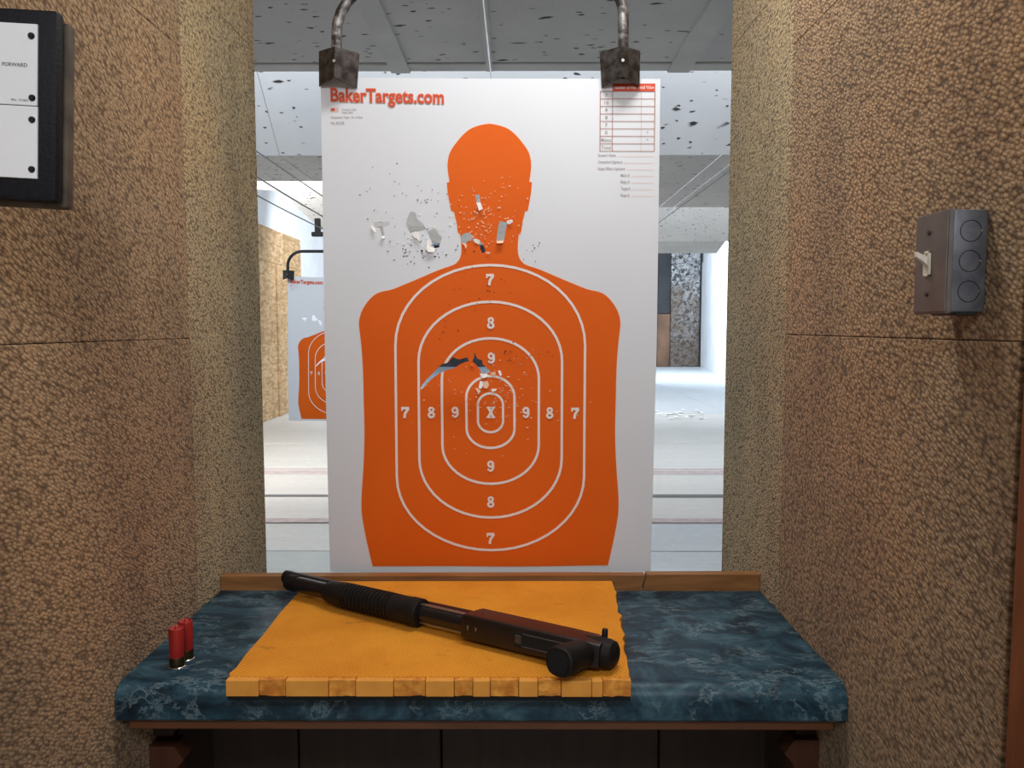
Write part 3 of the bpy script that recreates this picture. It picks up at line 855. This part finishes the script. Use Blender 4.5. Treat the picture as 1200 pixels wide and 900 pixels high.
silo = obj('silhouette', flat_mesh([sil] + holes, lambda p: inside(p, sil) and not in_hole(p), 0.0006), M['print_orange'], tgt, True, label='orange head and torso print')
# thin pale keyline around the figure
def offset_poly(poly, d):
    n = len(poly); out = []
    area = sum(poly[i][0]*poly[(i+1) % n][1]-poly[(i+1) % n][0]*poly[i][1] for i in range(n))
    sg = 1 if area > 0 else -1
    for i in range(n):
        p0, p1, p2 = Vector(poly[i-1]), Vector(poly[i]), Vector(poly[(i+1) % n])
        a = (p1-p0).normalized(); b = (p2-p1).normalized()
        nn = (Vector((a.y, -a.x))+Vector((b.y, -b.x)))*sg
        nn = nn.normalized() if nn.length > 1e-9 else Vector((0, 0))
        out.append(tuple(p1+nn*d))
    return out
kl = offset_poly(sil, 0.0017)
obj('keyline', flat_mesh([kl] + holes, lambda p: inside(p, kl) and not in_hole(p), 0.0003), M['print_halo_pale'], tgt, True, label='pale line around the orange figure')
def ring(hw, top, bot, ht, hb, w, ts, bs):
    def lp(e):
        o = []
        for k in range(25):
            a = PI*k/24
            x, y = (hw+e)*math.cos(a), (ht+e)*math.sin(a)
            o.append(pu(574.8+x, ts - y))
        for k in range(25):
            a = PI + PI*k/24
            o.append(pu(574.8+(hw+e)*math.cos(a), bs - (hb+e)*math.sin(a)))
        return o
    return lp(w/2), lp(-w/2)
rings_d = [(111, 315.8, 645, 91.2, 86, 2.9, 407, 559), (84.2, 357.3, 606.5, 68, 68.5, 2.9, 425.3, 538), (57, 399, 567, 46, 45, 2.9, 445, 522), (28.3, 442.3, 525.3, 24, 22.5, 2.9, 466.3, 502.8), (14.8, 462, 507, 13.5, 13, 2.7, 475.5, 494)]
for d in rings_d:
    o_, i_ = ring(*d)
    obj('score_ring', flat_mesh([o_, i_] + holes, lambda p, o_=o_, i_=i_: inside(p, o_) and not inside(p, i_) and not in_hole(p), 0.0013), M['print_line'], tgt, True)
# score numerals (slab serif, drawn from strokes)
def stroke(pts, w):
    out = []
    for (x0, y0), (x1, y1) in zip(pts[:-1], pts[1:]):
        d = Vector((x1-x0, y1-y0)); L_ = d.length
        if L_ < 1e-6: continue
        n = Vector((-d.y, d.x))/L_*w/2; e = d/L_*w*0.22
        a, b = Vector((x0, y0))-e, Vector((x1, y1))+e
        out.append([tuple(a-n), tuple(b-n), tuple(b+n), tuple(a+n)])
    return out
def arc(cx, cy, rx, ry, a0, a1, n=14):
    return [(cx+rx*math.cos(a0+(a1-a0)*k/n), cy+ry*math.sin(a0+(a1-a0)*k/n)) for k in range(n+1)]
GL = {'7': stroke([(0.08, 0.88), (0.72, 0.88)], 0.24) + stroke([(0.10, 0.96), (0.10, 0.66)], 0.14) + stroke([(0.70, 0.84), (0.40, 0.42), (0.33, 0.05)], 0.25),
      '8': stroke(arc(0.40, 0.73, 0.21, 0.175, 0, 2*PI), 0.19) + stroke(arc(0.40, 0.27, 0.25, 0.20, 0, 2*PI), 0.21),
      '9': stroke(arc(0.40, 0.67, 0.24, 0.225, 0, 2*PI), 0.20) + stroke(arc(0.37, 0.44, 0.28, 0.345, 0.9, -1.75), 0.20) + stroke([(0.20, 0.13), (0.18, 0.24)], 0.16),
      'X': stroke([(0.16, 0.93), (0.66, 0.07)], 0.25) + stroke([(0.66, 0.93), (0.16, 0.07)], 0.25) + stroke([(0.02, 0.94), (0.36, 0.94)], 0.13) + stroke([(0.48, 0.94), (0.80, 0.94)], 0.13) + stroke([(0.02, 0.06), (0.36, 0.06)], 0.13) + stroke([(0.48, 0.06), (0.80, 0.06)], 0.13)}
def numeral(ch, px, py, h=13.0):
    bm = bmesh.new()
    k = h*0.0016303
    c = pu(px, py)
    for li, q in enumerate(GL[ch]):
        pts = [(c[0] + (x-0.41)*k*0.92, c[1] + (y-0.5)*k) for x, y in q]
        if all(in_hole(p) for p in pts): continue
        vv = [bm.verts.new((x, warp(x, y) - 0.0019 - 0.000004*li, y)) for x, y in pts]
        f = bm.faces.new(vv); f.normal_update()
        if f.normal.y > 0: f.normal_flip()
    obj('score_numeral', bm, M['print_line'], tgt)
for ch, px, py in (('7', 574.7, 332.3), ('8', 575.5, 381.3), ('9', 576, 421.5), ('9', 575, 546.3), ('8', 575, 588), ('7', 574.6, 631), ('7', 474.6, 483.7), ('8', 505.3, 483.7), ('9', 533.3, 483.5), ('X', 575.2, 484), ('9', 616.8, 484), ('8', 644.8, 484.5), ('7', 674.8, 485)):
    numeral(ch, px, py)
# heading, small print, scoring table
H0 = pu(388, 118.5)
hw_ = 129*S
hx, hz = -0.2885, 1.8475
def tilt(pts, k=-0.022): return [(x, y + k*x) for x, y in pts]
for nm, mk, bold, dy in (('heading_halo', 'print_halo', 0.058, 0.0007), ('heading_outline', 'print_halo_pale', 0.038, 0.0009), ('heading', 'print_red', 0.024, 0.0016)):
    p, f = text_geo('BakerTargets.com', 0.0245, 0.2065*(1.0 + (bold-0.03)*0.12), bold)
    obj(nm, glyph_bm([(tilt(p), f, hx - (bold-0.03)*0.012, hz)], dy), M[mk], tgt)
def rects(lst, dy):
    bm = bmesh.new()
    for x0, x1, z0, z1 in lst:
        n = max(1, int((x1-x0)/0.03))
        for k in range(n):
            a, b = x0+(x1-x0)*k/n, x0+(x1-x0)*(k+1)/n
            vv = [bm.verts.new((x, warp(x, z)-dy, z)) for x, z in ((a, z0), (b, z0), (b, z1), (a, z1))]
            bm.faces.new(vv)
    return bm
sm = []
def small(s, x, z, h, w=None):
    p, f = text_geo(s, h, w, 0.01); sm.append((p, f, x, z))
obj('flag_mark', rects([(hx, hx+0.007, 1.8305, 1.8345)], 0.0009), M['print_red'], tgt)
obj('flag_mark', rects([(hx, hx+0.014, 1.8285+k*0.0022, 1.8293+k*0.0022) for k in range(4)], 0.0007), M['print_halo'], tgt)
small('Printed in USA', hx+0.020, 1.8312, 0.0034, 0.026); small('Order online', hx+0.020, 1.8262, 0.0034, 0.020)
small('Replacement Target - No. of Shots', hx, 1.8175, 0.0036, 0.058); small('No. RC27B', hx, 1.8065, 0.0048, 0.024)
obj('small_print', glyph_bm(sm, 0.0008), M['print_grey'], tgt)
tx0, tx1, tx2 = 0.2020, 0.2245, 0.3015
ztop = 1.8640
obj('table_header', rects([(tx1, tx2, ztop, ztop+0.0135)], 0.0009), M['print_red'], tgt)
p, f = text_geo('Number of Hits', 0.0062, 0.040, 0.01); p2, f2 = text_geo('Total Value', 0.0062, 0.029, 0.01)
obj('table_header_text', glyph_bm([(p, f, tx1+0.0025, ztop+0.004), (p2, f2, tx1+0.0455, ztop+0.004)], 0.0013), M['print_line'], tgt)
ln = [(tx0, tx2, ztop - k*0.01335 - 0.0006, ztop - k*0.01335 + 0.0004) for k in range(9)]
zb8 = ztop - 8*0.01335
ln += [(tx0-0.0007, tx0+0.0007, zb8, ztop), (tx2-0.0009, tx2+0.0005, zb8, ztop), (tx1-0.0006, tx1+0.0006, zb8, ztop), (0.2765, 0.2769, zb8, ztop)]
obj('table_lines', rects(ln, 0.0008), M['print_table'], tgt)
sm = []
for k, s in enumerate(('X', '10', '9', '8', '7', '0', 'Misses', 'Total')):
    p, f = text_geo(s, 0.0062, min(0.0188, 0.0034*len(s)+0.001), 0.008, 'C'); sm.append((p, f, (tx0+tx1)/2, ztop - (k+1)*0.01335 + 0.0038))
for k in (5, 6):
    p, f = text_geo('+', 0.006, None, 0.0, 'C')
    obj('table_mark', glyph_bm([(p, f, 0.2885, ztop - (k+1)*0.01335 + 0.0045)], 0.0008), M['print_grey'], tgt)
z = 1.7475
for s, x, w in (("Shooter's Name:", 0.1985, 0.033), ("Competitor's Signature:", 0.1985, 0.045), ("Range Officer's Signature:", 0.1985, 0.050), ('Match #', 0.2405, 0.016), ('Relay #', 0.2405, 0.016), ('Target #', 0.2410, 0.017), ('Stage #', 0.2405, 0.016)):
    small(s, x, z, 0.0050, w); z -= 0.01195
obj('table_text', glyph_bm(sm, 0.0008), M['print_grey'], tgt)
obj('signature_lines', rects([(0.236, 0.300, 1.7475, 1.7480), (0.247, 0.300, 1.73555, 1.73605), (0.252, 0.300, 1.7236, 1.7241)] + [(0.261, 0.300, 1.7117-k*0.01195, 1.7122-k*0.01195) for k in range(4)], 0.0007), M['print_halo'], tgt)
# torn paper: bigger lifted flaps, then the flecks
def flap(poly, lift, mat, name='torn_flap'):
    pts = poly; bm = bmesh.new()
    n = len(pts)
    vv = []
    for i, (u, v) in enumerate(pts):
        l = lift[i] if isinstance(lift, list) else lift
        vv.append(bm.verts.new((u, warp(u, v) - 0.0014 - l, v)))
    f = bm.faces.new(vv); bmesh.ops.triangulate(bm, faces=[f])
    bm.normal_update()
    for f in bm.faces:
        if f.normal.y > 0: f.normal_flip()
    return obj(name, bm, M[mat], tgt)
flap(c8([(758, 88), (785, 86), (800, 128), (776, 140)]), [0.002, 0.002, 0.006, 0.005], 'tear_white')
flap(c8([(950, 198), (985, 192), (990, 208), (966, 222), (950, 214)]), [0.001, 0.004, 0.005, 0.003, 0.001], 'tear_white')
flap(c8([(884, 320), (931, 318), (926, 336), (890, 338)]), [0.001, 0.001, 0.006, 0.006], 'tear_pink')
flap(c8([(350, 272), (378, 262), (395, 276), (416, 312), (405, 328), (380, 308), (362, 300)]), [0.001, 0.001, 0.003, 0.006, 0.005, 0.004, 0.002], 'tear_white')
flap(c8([(445, 318), (462, 312), (474, 332), (462, 356), (480, 362), (502, 372), (488, 392), (452, 390), (440, 372)]), [0.001, 0.001, 0.002, 0.003, 0.002, 0.004, 0.006, 0.006, 0.004], 'tear_white')
flap(c8([(92, 222), (115, 240), (126, 262), (120, 274), (100, 250)]), [0.001, 0.001, 0.004, 0.005, 0.003], 'tear_white')
flap(c8([(158, 292), (178, 290), (184, 302), (170, 310), (160, 304)]), [0.001, 0.001, 0.005, 0.005, 0.004], 'tear_white')
flap(c8([(735, 312), (756, 306), (782, 320), (776, 342), (750, 332)]), [0.001, 0.002, 0.002, 0.001, 0.002], 'tear_white')
flap(c8([(664, 332), (690, 338), (700, 350), (688, 372), (684, 350)]), [0.001, 0.001, 0.003, 0.004, 0.003], 'tear_pink')
flap(c8([(815, 386), (848, 392), (838, 402), (818, 398)]), [0.001, 0.003, 0.003, 0.001], 'tear_pink')
flap(c7([(548, 262), (606, 262), (616, 284), (580, 296), (560, 290)]), [0.001, 0.001, 0.003, 0.004, 0.002], 'tear_white')
flap(c7([(550, 318), (572, 322), (576, 350), (560, 378), (540, 372)]), [0.001, 0.001, 0.002, 0.003, 0.003], 'tear_white')
flap(c7([(576, 322), (612, 318), (622, 350), (606, 376), (578, 372)]), [0.001, 0.001, 0.003, 0.004, 0.002], 'tear_pink')
flap(c7([(512, 370), (545, 378), (556, 392), (540, 420), (530, 400)]), [0.001, 0.001, 0.002, 0.004, 0.003], 'tear_pink')
flap(c7([(632, 386), (682, 376), (676, 392), (650, 402)]), [0.001, 0.002, 0.003, 0.002], 'tear_white')
flap(c7([(690, 238), (712, 240), (722, 270), (708, 284), (698, 262)]), [0.001, 0.001, 0.003, 0.003, 0.002], 'tear_white')
flap(c7([(628, 256), (668, 246), (676, 266), (650, 280)]), [0.001, 0.002, 0.003, 0.002], 'tear_pink')
flap(c7([(470, 186), (496, 182), (508, 200), (500, 212), (478, 206)]), [0.001, 0.001, 0.003, 0.003, 0.002], 'print_orange')
def flecks(name, spec, mat, dy=0.0019):
    bm = bmesh.new()
    for cx, cy, dx, dyy, n, sx, sy in spec:
        for _ in range(n):
            px, py = rh.gauss(cx, dx), rh.gauss(cy, dyy)
            q = pellet(px, py, sx*rh.uniform(0.5, 1.4), sy*rh.uniform(0.6, 1.3))
            if q[0][1] < 1.0 or abs(q[0][0]) > 0.29 or in_hole(q[0]): continue
            vv = [bm.verts.new((u, warp(u, v) - dy - rh.uniform(0, 0.0008), v)) for u, v in q]
            f = bm.faces.new(vv); f.normal_update()
            if f.normal.y > 0: f.normal_flip()
    return obj(name, bm, M[mat], tgt, kind='stuff')
flecks('paper_fleck', [(571, 268, 17, 15, 90, 0.9, 0.8), (555, 262, 12, 10, 24, 1.3, 0.9), (596, 238, 18, 8, 8, 0.9, 0.8), (580, 232, 22, 8, 8, 0.7, 0.6)], 'tear_pink')
flecks('paper_fleck', [(592, 458, 18, 20, 60, 1.4, 0.55), (585, 480, 42, 22, 46, 1.2, 0.5), (556, 470, 24, 16, 16, 1.2, 0.5)], 'tear_pink')
flecks('shot_hole', [(560, 345, 26, 10, 16, 0.8, 0.6), (604, 418, 22, 8, 20, 1.0, 0.5), (540, 395, 20, 12, 8, 0.8, 0.6)], 'tear_dark', 0.0022)
flecks('shot_hole', [(505, 302, 22, 7, 44, 1.0, 0.7), (480, 262, 30, 18, 22, 0.8, 0.6), (505, 240, 16, 8, 12, 0.8, 0.6), (626, 300, 6, 6, 8, 0.7, 0.7), (470, 215, 30, 12, 7, 0.7, 0.6)], 'tear_dark', 0.0010)
flecks('paper_fleck', [(492, 286, 14, 12, 26, 1.3, 1.0), (506, 280, 14, 8, 14, 1.4, 0.9)], 'tear_white', 0.0012)

# the neighbouring lane's target, same print, farther out
def shift_target(o, keep):
    c = o.copy(); C.objects.link(c)
    for ch in list(o.children):
        if ch.name.split('.')[0] not in keep: continue
        d = ch.copy(); C.objects.link(d); d.parent = c
    return c
t2 = shift_target(tgt, {'sheet', 'silhouette', 'score_ring', 'score_numeral', 'heading', 'heading_halo', 'heading_outline', 'small_print', 'flag_mark'})
t2.location = (-1.118, 4.9, -0.137)
t2.rotation_euler = (0, math.radians(0.8), 0)
t2['label'] = 'distant paper target in the next lane left, half hidden behind the near one'
del t2['group']; del tgt['group']

# ------------------------------------------------------------ target hangers
def build_hanger(pipe_m, clamp_m):
    h = empty('target_hanger', (0, TY-0.0165, 2.03), None, 'worn pipe hanger with two dark steel clamps gripping the big near target', 'hanger')
    pth = []
    r_ = 0.092; zt_ = 2.05; zc = 1.930; xL, xR = -0.2725, 0.2405
    pth += [(xL, 0, zc-0.02-2.03), (xL, 0, zc-2.03), (xL+0.0005, 0, zt_-r_-2.03)]
    for k in range(1, 8):
        a = PI - PI/2*k/7
        pth.append((xL+r_+r_*math.cos(a), 0, zt_-r_+r_*math.sin(a)-2.03))
    pth += [(xL*0.3, 0, zt_-2.03), (xR*0.3, 0, zt_-2.03)]
    r2 = 0.058
    for k in range(0, 8):
        a = PI/2 - PI/2*k/7
        pth.append((xR-r2+r2*math.cos(a), 0, zt_-r2+r2*math.sin(a)-2.03))
    pth += [(xR, 0, zc-2.03), (xR, 0, zc-0.02-2.03)]
    bm = bmesh.new(); tube(bm, pth, 0.0096, 14)
    obj('pipe', bm, pipe_m, h, True)
    for x, ang in ((xL+0.0015, 0.05), (xR-0.004, -0.03)):
        bm = bmesh.new()
        w, hgt, dp, t = 0.0365, 0.052, 0.020, 0.0035
        # V of two plates, ridge towards the shooter
        for s in (-1, 1):
            pl = [(0, -dp, 0), (s*w, 0.0110, 0), (s*w, 0.0143, 0), (0, -dp+t*1.3, 0)]
            add_prism(bm, pl, lambda p: (p[0]*0.94, p[1], -0.050 + (0.0 if p[0] == 0 else -0.009)), lambda p: (p[0], p[1], 0.002))
        add_box(bm, -0.030, 0.030, 0.0167, 0.0200, -0.045, 0.0022)
        add_box(bm, -0.014, 0.014, 0.006, 0.0200, -0.0005, 0.0022)
        top = [(0, -dp, 0), (w, 0.010, 0), (-w, 0.010, 0)]
        add_prism(bm, top, lambda p: (p[0]*0.98, p[1]*0.98, -0.002), lambda p: (p[0]*0.98, p[1]*0.98, 0.0025))
        cl = obj('clamp', bm, clamp_m, h, False, loc=(x, 0.0, zc-2.03-0.0005))
        cl.rotation_euler = (0, ang, 0)
        bm = bmesh.new(); lathe(bm, [(0.0, -0.0045), (0.0028, -0.0045), (0.0032, -0.0025), (0.0032, 0.001), (0.0, 0.001)], 10, (0, -dp, -0.024), 'y', False)
        obj('rivet', bm, M['steel'], cl, True)
    bm = bmesh.new()
    add_box(bm, -0.035, 0.035, -0.03, 0.03, 0.005, 0.075, 0.006); add_box(bm, -0.02, 0.02, -0.015, 0.015, 0.07, 0.10, 0.003)
    obj('trolley', bm, clamp_m, h)
    bm = bmesh.new(); add_box(bm, -0.096, -0.060, -0.012, 0.012, 0.135, 0.225, 0.004); add_box(bm, -0.116, 0.012, -0.016, 0.016, 0.112, 0.140, 0.004)
    obj('cable_bracket', bm, clamp_m, h)
    bm = bmesh.new(); tube(bm, [(0, 0, 0.09), (0, 0, 0.4205)], 0.006, 8)
    obj('drop_rod', bm, M['steel'], h, True)
    for yy in (-0.018, 0.018):
        bm = bmesh.new()
        lathe(bm, [(0.0, -0.006), (0.016, -0.006), (0.013, 0.0), (0.016, 0.006), (0.0, 0.006)], 16, (0.0, yy, 0.10), 'y', False)
        obj('wheel', bm, M['steel'], h, True)
    return h
hg = build_hanger(M['pipe'], M['clamp'])
hg2 = copy_tree(hg)
hg2.location = (-1.118, 4.8835, 1.893)
for ch in hg2.children:
    if ch.name.startswith('drop_rod'): ch.scale.z = 0.5575/0.4205
    me = ch.data.copy(); me.materials.clear(); me.materials.append(M['black_iron']); ch.data = me
hg2['label'] = 'distant black pipe hanger holding the target in the next lane left'

# cables running down range
def cable(x, z0, z1, y0, y1, rad, mat, label, grp=None, x1=None):
    bm = bmesh.new()
    x1 = x if x1 is None else x1
    pth = []
    for k in range(13):
        t = k/12
        pth.append((x+(x1-x)*t, y0+(y1-y0)*t, z0+(z1-z0)*t - 0.02*math.sin(PI*t)))
    tube(bm, pth, rad, 6)
    o = obj('cable', bm, M[mat], None, True, label=label)
    o['category'] = 'cable'
    if grp: o['group'] = grp
cable(-1.2, 2.285, 2.318, 0.2, 27.6, 0.0035, 'cable', 'topmost dark cable slanting past left carpet partition', 'lane cables')
cable(-1.2, 2.215, 2.11, 2.2, 4.86, 0.0042, 'cable', 'dark cable left of the big target, middle of three', 'lane cables', x1=-1.13)
cable(-1.2, 2.115, 2.04, 2.2, 4.86, 0.0035, 'cable', 'dark cable left of the big target, lowest of three', 'lane cables', x1=-1.14)
cable(1.2, 2.405, 2.415, 0.2, 27.6, 0.0035, 'cable_bright', 'upper pale cable beside the right carpet partition', 'lane cables')
cable(1.2, 2.315, 2.335, 0.2, 27.6, 0.0032, 'cable_bright', 'lower pale cable beside right partition, upper of a close pair', 'lane cables')
cable(1.212, 2.285, 2.33, 0.2, 27.6, 0.0028, 'cable', 'grey cable beside right partition, lower of a close pair', 'lane cables')
cable(-0.045, 2.395, 2.395, 0.2, 3.6, 0.0028, 'cable_bright', 'bright cable under the middle seam of the near ceiling', 'lane cables')

# paper litter on the range floor (uncountable scraps)
bm = bmesh.new()
rs = random.Random(5)
def scrap(x, y, s):
    a = rs.uniform(0, PI)
    vv = []
    for k in range(4):
        t = a + PI/2*k + rs.uniform(-0.4, 0.4)
        vv.append(bm.verts.new((x+s*math.cos(t), y+s*math.sin(t), 0.004+rs.uniform(0, s*0.5))))
    bm.faces.new(vv)
for _ in range(150):
    y = rs.uniform(4.4, 13.0); side = rs.random()
    x = rs.uniform(-2.6, -0.7) if side < 0.5 else rs.uniform(0.7, 2.8)
    scrap(x, y, rs.uniform(0.005, 0.017))
for _ in range(60): scrap(rs.gauss(2.75, 0.25), rs.gauss(12.5, 0.35), rs.uniform(0.02, 0.06))
deb = obj('paper_litter', bm, M['scrap'], None, kind='stuff', label='white paper scraps littering the pale range floor')
deb['category'] = 'litter'

# ------------------------------------------------------------ control box on the left
cb = empty('control_box', (-0.3615, 0.700, 1.6335), (0, math.radians(3.0), math.radians(1.0)), 'black control box with white front plate and black screws on left partition', 'control box')
W_, HH = 0.130, 0.0845
bm = bmesh.new(); add_box(bm, -W_, 0.0, 0.0, 0.014, -HH, HH, 0.005, 2)
obj('case', bm, M['box_black'], cb, True)
bm = bmesh.new(); add_box(bm, -W_+0.004, 0.0030, 0.0130, 0.026, -HH-0.0035, HH-0.006, 0.004, 2)
obj('back_box', bm, M['box_side'], cb, True, label='dusty brown box body behind the black front')
bm = bmesh.new(); add_box(bm, -W_+0.010, -0.0165, -0.0018, 0.0005, -0.0005, 0.0700, 0.0004)
obj('front_plate', bm, M['plate_white'], cb)
bm = bmesh.new(); add_box(bm, -W_+0.010, -0.0160, -0.0018, 0.0005, -0.0645, -0.0013, 0.0004)
obj('front_plate', bm, M['plate_white'], cb)
for zz, xx in ((0.0595, -0.0215), (0.0060, -0.0205), (-0.0130, -0.0205), (-0.0565, -0.0205)):
    for x_ in (xx, -W_+0.0165):
        bm = bmesh.new(); lathe(bm, [(0.0, -0.0040), (0.0020, -0.0040), (0.0028, -0.0030), (0.0030, -0.0016), (0.0, -0.0016)], 14, (x_, 0, zz), 'y', False)
        obj('screw', bm, M['screw'], cb, True)
items = []
def flat_text(s, x, z, h, w=None, bold=0.0):
    p, f = text_geo(s, h, w, bold)
    bm = bmesh.new()
    vv = [bm.verts.new((a+x, -0.0021, b+z)) for a, b in p]
    for q in f:
        try: fc = bm.faces.new([vv[i] for i in q])
        except ValueError: continue
        fc.normal_update()
        if fc.normal.y > 0: fc.normal_flip()
    return obj('lettering', bm, M['ink'], cb)
flat_text('FORWARD', -0.0470, 0.0325, 0.0033, 0.0220, 0.012)
flat_text('PN. 17-001', -0.0390, 0.0026, 0.0020, 0.0150, 0.004)
bm = bmesh.new(); add_box(bm, -W_-0.02, -W_+0.02, 0.014, 0.034, -0.05, 0.05, 0.003)
obj('wall_bracket', bm, M['black_iron'], cb)

# ------------------------------------------------------------ switch box on the right
sb = empty('switch_box', (0.4995, 0.7735, 1.500), (0, 0, 0), 'grey metal switch box with ivory toggle on right carpet partition', 'switch')
d_, hw2, hh2 = 0.0335, 0.0300, 0.0490
bm = bmesh.new(); add_box(bm, -d_, 0.0, -hw2, hw2, -hh2, hh2, 0.003, 2)
sbox = obj('box', bm, M['box_grey'], sb, True)
bm = bmesh.new()
q0 = [(-hw2-0.0018, -hh2-0.0018), (hw2+0.0018, -hh2-0.0018), (hw2+0.0018, hh2+0.0018), (-hw2-0.0018, hh2+0.0018)]
add_prism(bm, q0, lambda p: (-d_-0.0002, p[0], p[1]), lambda p: (-d_-0.0052, p[0]*0.93, p[1]*0.96))
bmesh.ops.bevel(bm, geom=bm.edges[:], offset=0.0012, segments=2, affect='EDGES')
obj('cover', bm, M['cover_grey'], sb, True, label='brownish grey cover plate')
for zz in (0.0285, 0.0, -0.0290):
    bm = bmesh.new()
    R_ = [[(-0.0170+rr*math.cos(2*PI*k/28), -hw2-hh, zz+rr*math.sin(2*PI*k/28)) for k in range(28)] for rr, hh in ((0.0104, -0.0006), (0.0104, 0.0004), (0.0098, 0.0004), (0.0098, -0.0006))]
    add_rings(bm, R_, False)
    obj('knockout', bm, M['screw'], sb, True)
    bm = bmesh.new(); lathe(bm, [(0.0, -hw2-0.0012), (0.0012, -hw2-0.001), (0.0012, -hw2+0.001), (0.0, -hw2+0.001)], 8, (-0.0068, 0, zz), 'y', False)
    obj('knockout_tab', bm, M['shell_rim'], sb)
for zz in (0.0305, -0.0305):
    bm = bmesh.new(); lathe(bm, [(0.0, -d_-0.0066), (0.0022, -d_-0.0066), (0.0024, -d_-0.0050), (0.0, -d_-0.005)], 12, (0, 0.004, zz), 'x', False)
    obj('cover_screw', bm, M['screw'], sb)
cyt = 0.004
bm = bmesh.new()
for (ya, yb2, za, zb2) in ((-0.0055, -0.0035, -0.0125, 0.0125), (0.0035, 0.0055, -0.0125, 0.0125), (-0.0055, 0.0055, 0.0105, 0.0125), (-0.0055, 0.0055, -0.0125, -0.0105)):
    add_box(bm, -d_-0.0072, -d_-0.005, ya+cyt, yb2+cyt, za, zb2, 0.0003)
add_box(bm, -d_-0.0055, -d_-0.005, -0.0038+cyt, 0.0038+cyt, -0.0108, 0.0108)
sw = obj('switch_frame', bm, M['ivory'], sb)
bm = bmesh.new()
add_rings(bm, [[(x, cyt+sy*w, zc_+sz*h) for sy, sz in ((-1, -1), (1, -1), (1, 1), (-1, 1))] for x, w, h, zc_ in ((-d_-0.0050, 0.0030, 0.0042, 0.0010), (-d_-0.0125, 0.0026, 0.0030, 0.0062), (-d_-0.0180, 0.0022, 0.0026, 0.0095))])
bmesh.ops.recalc_face_normals(bm, faces=bm.faces[:])
obj('toggle', bm, M['ivory'], sb)
bm = bmesh.new(); add_box(bm, -0.026, -0.006, -hw2+0.002, hw2-0.012, -hh2-0.0025, -hh2+0.0005, 0.0005)
obj('conduit_tab', bm, M['black_iron'], sb)
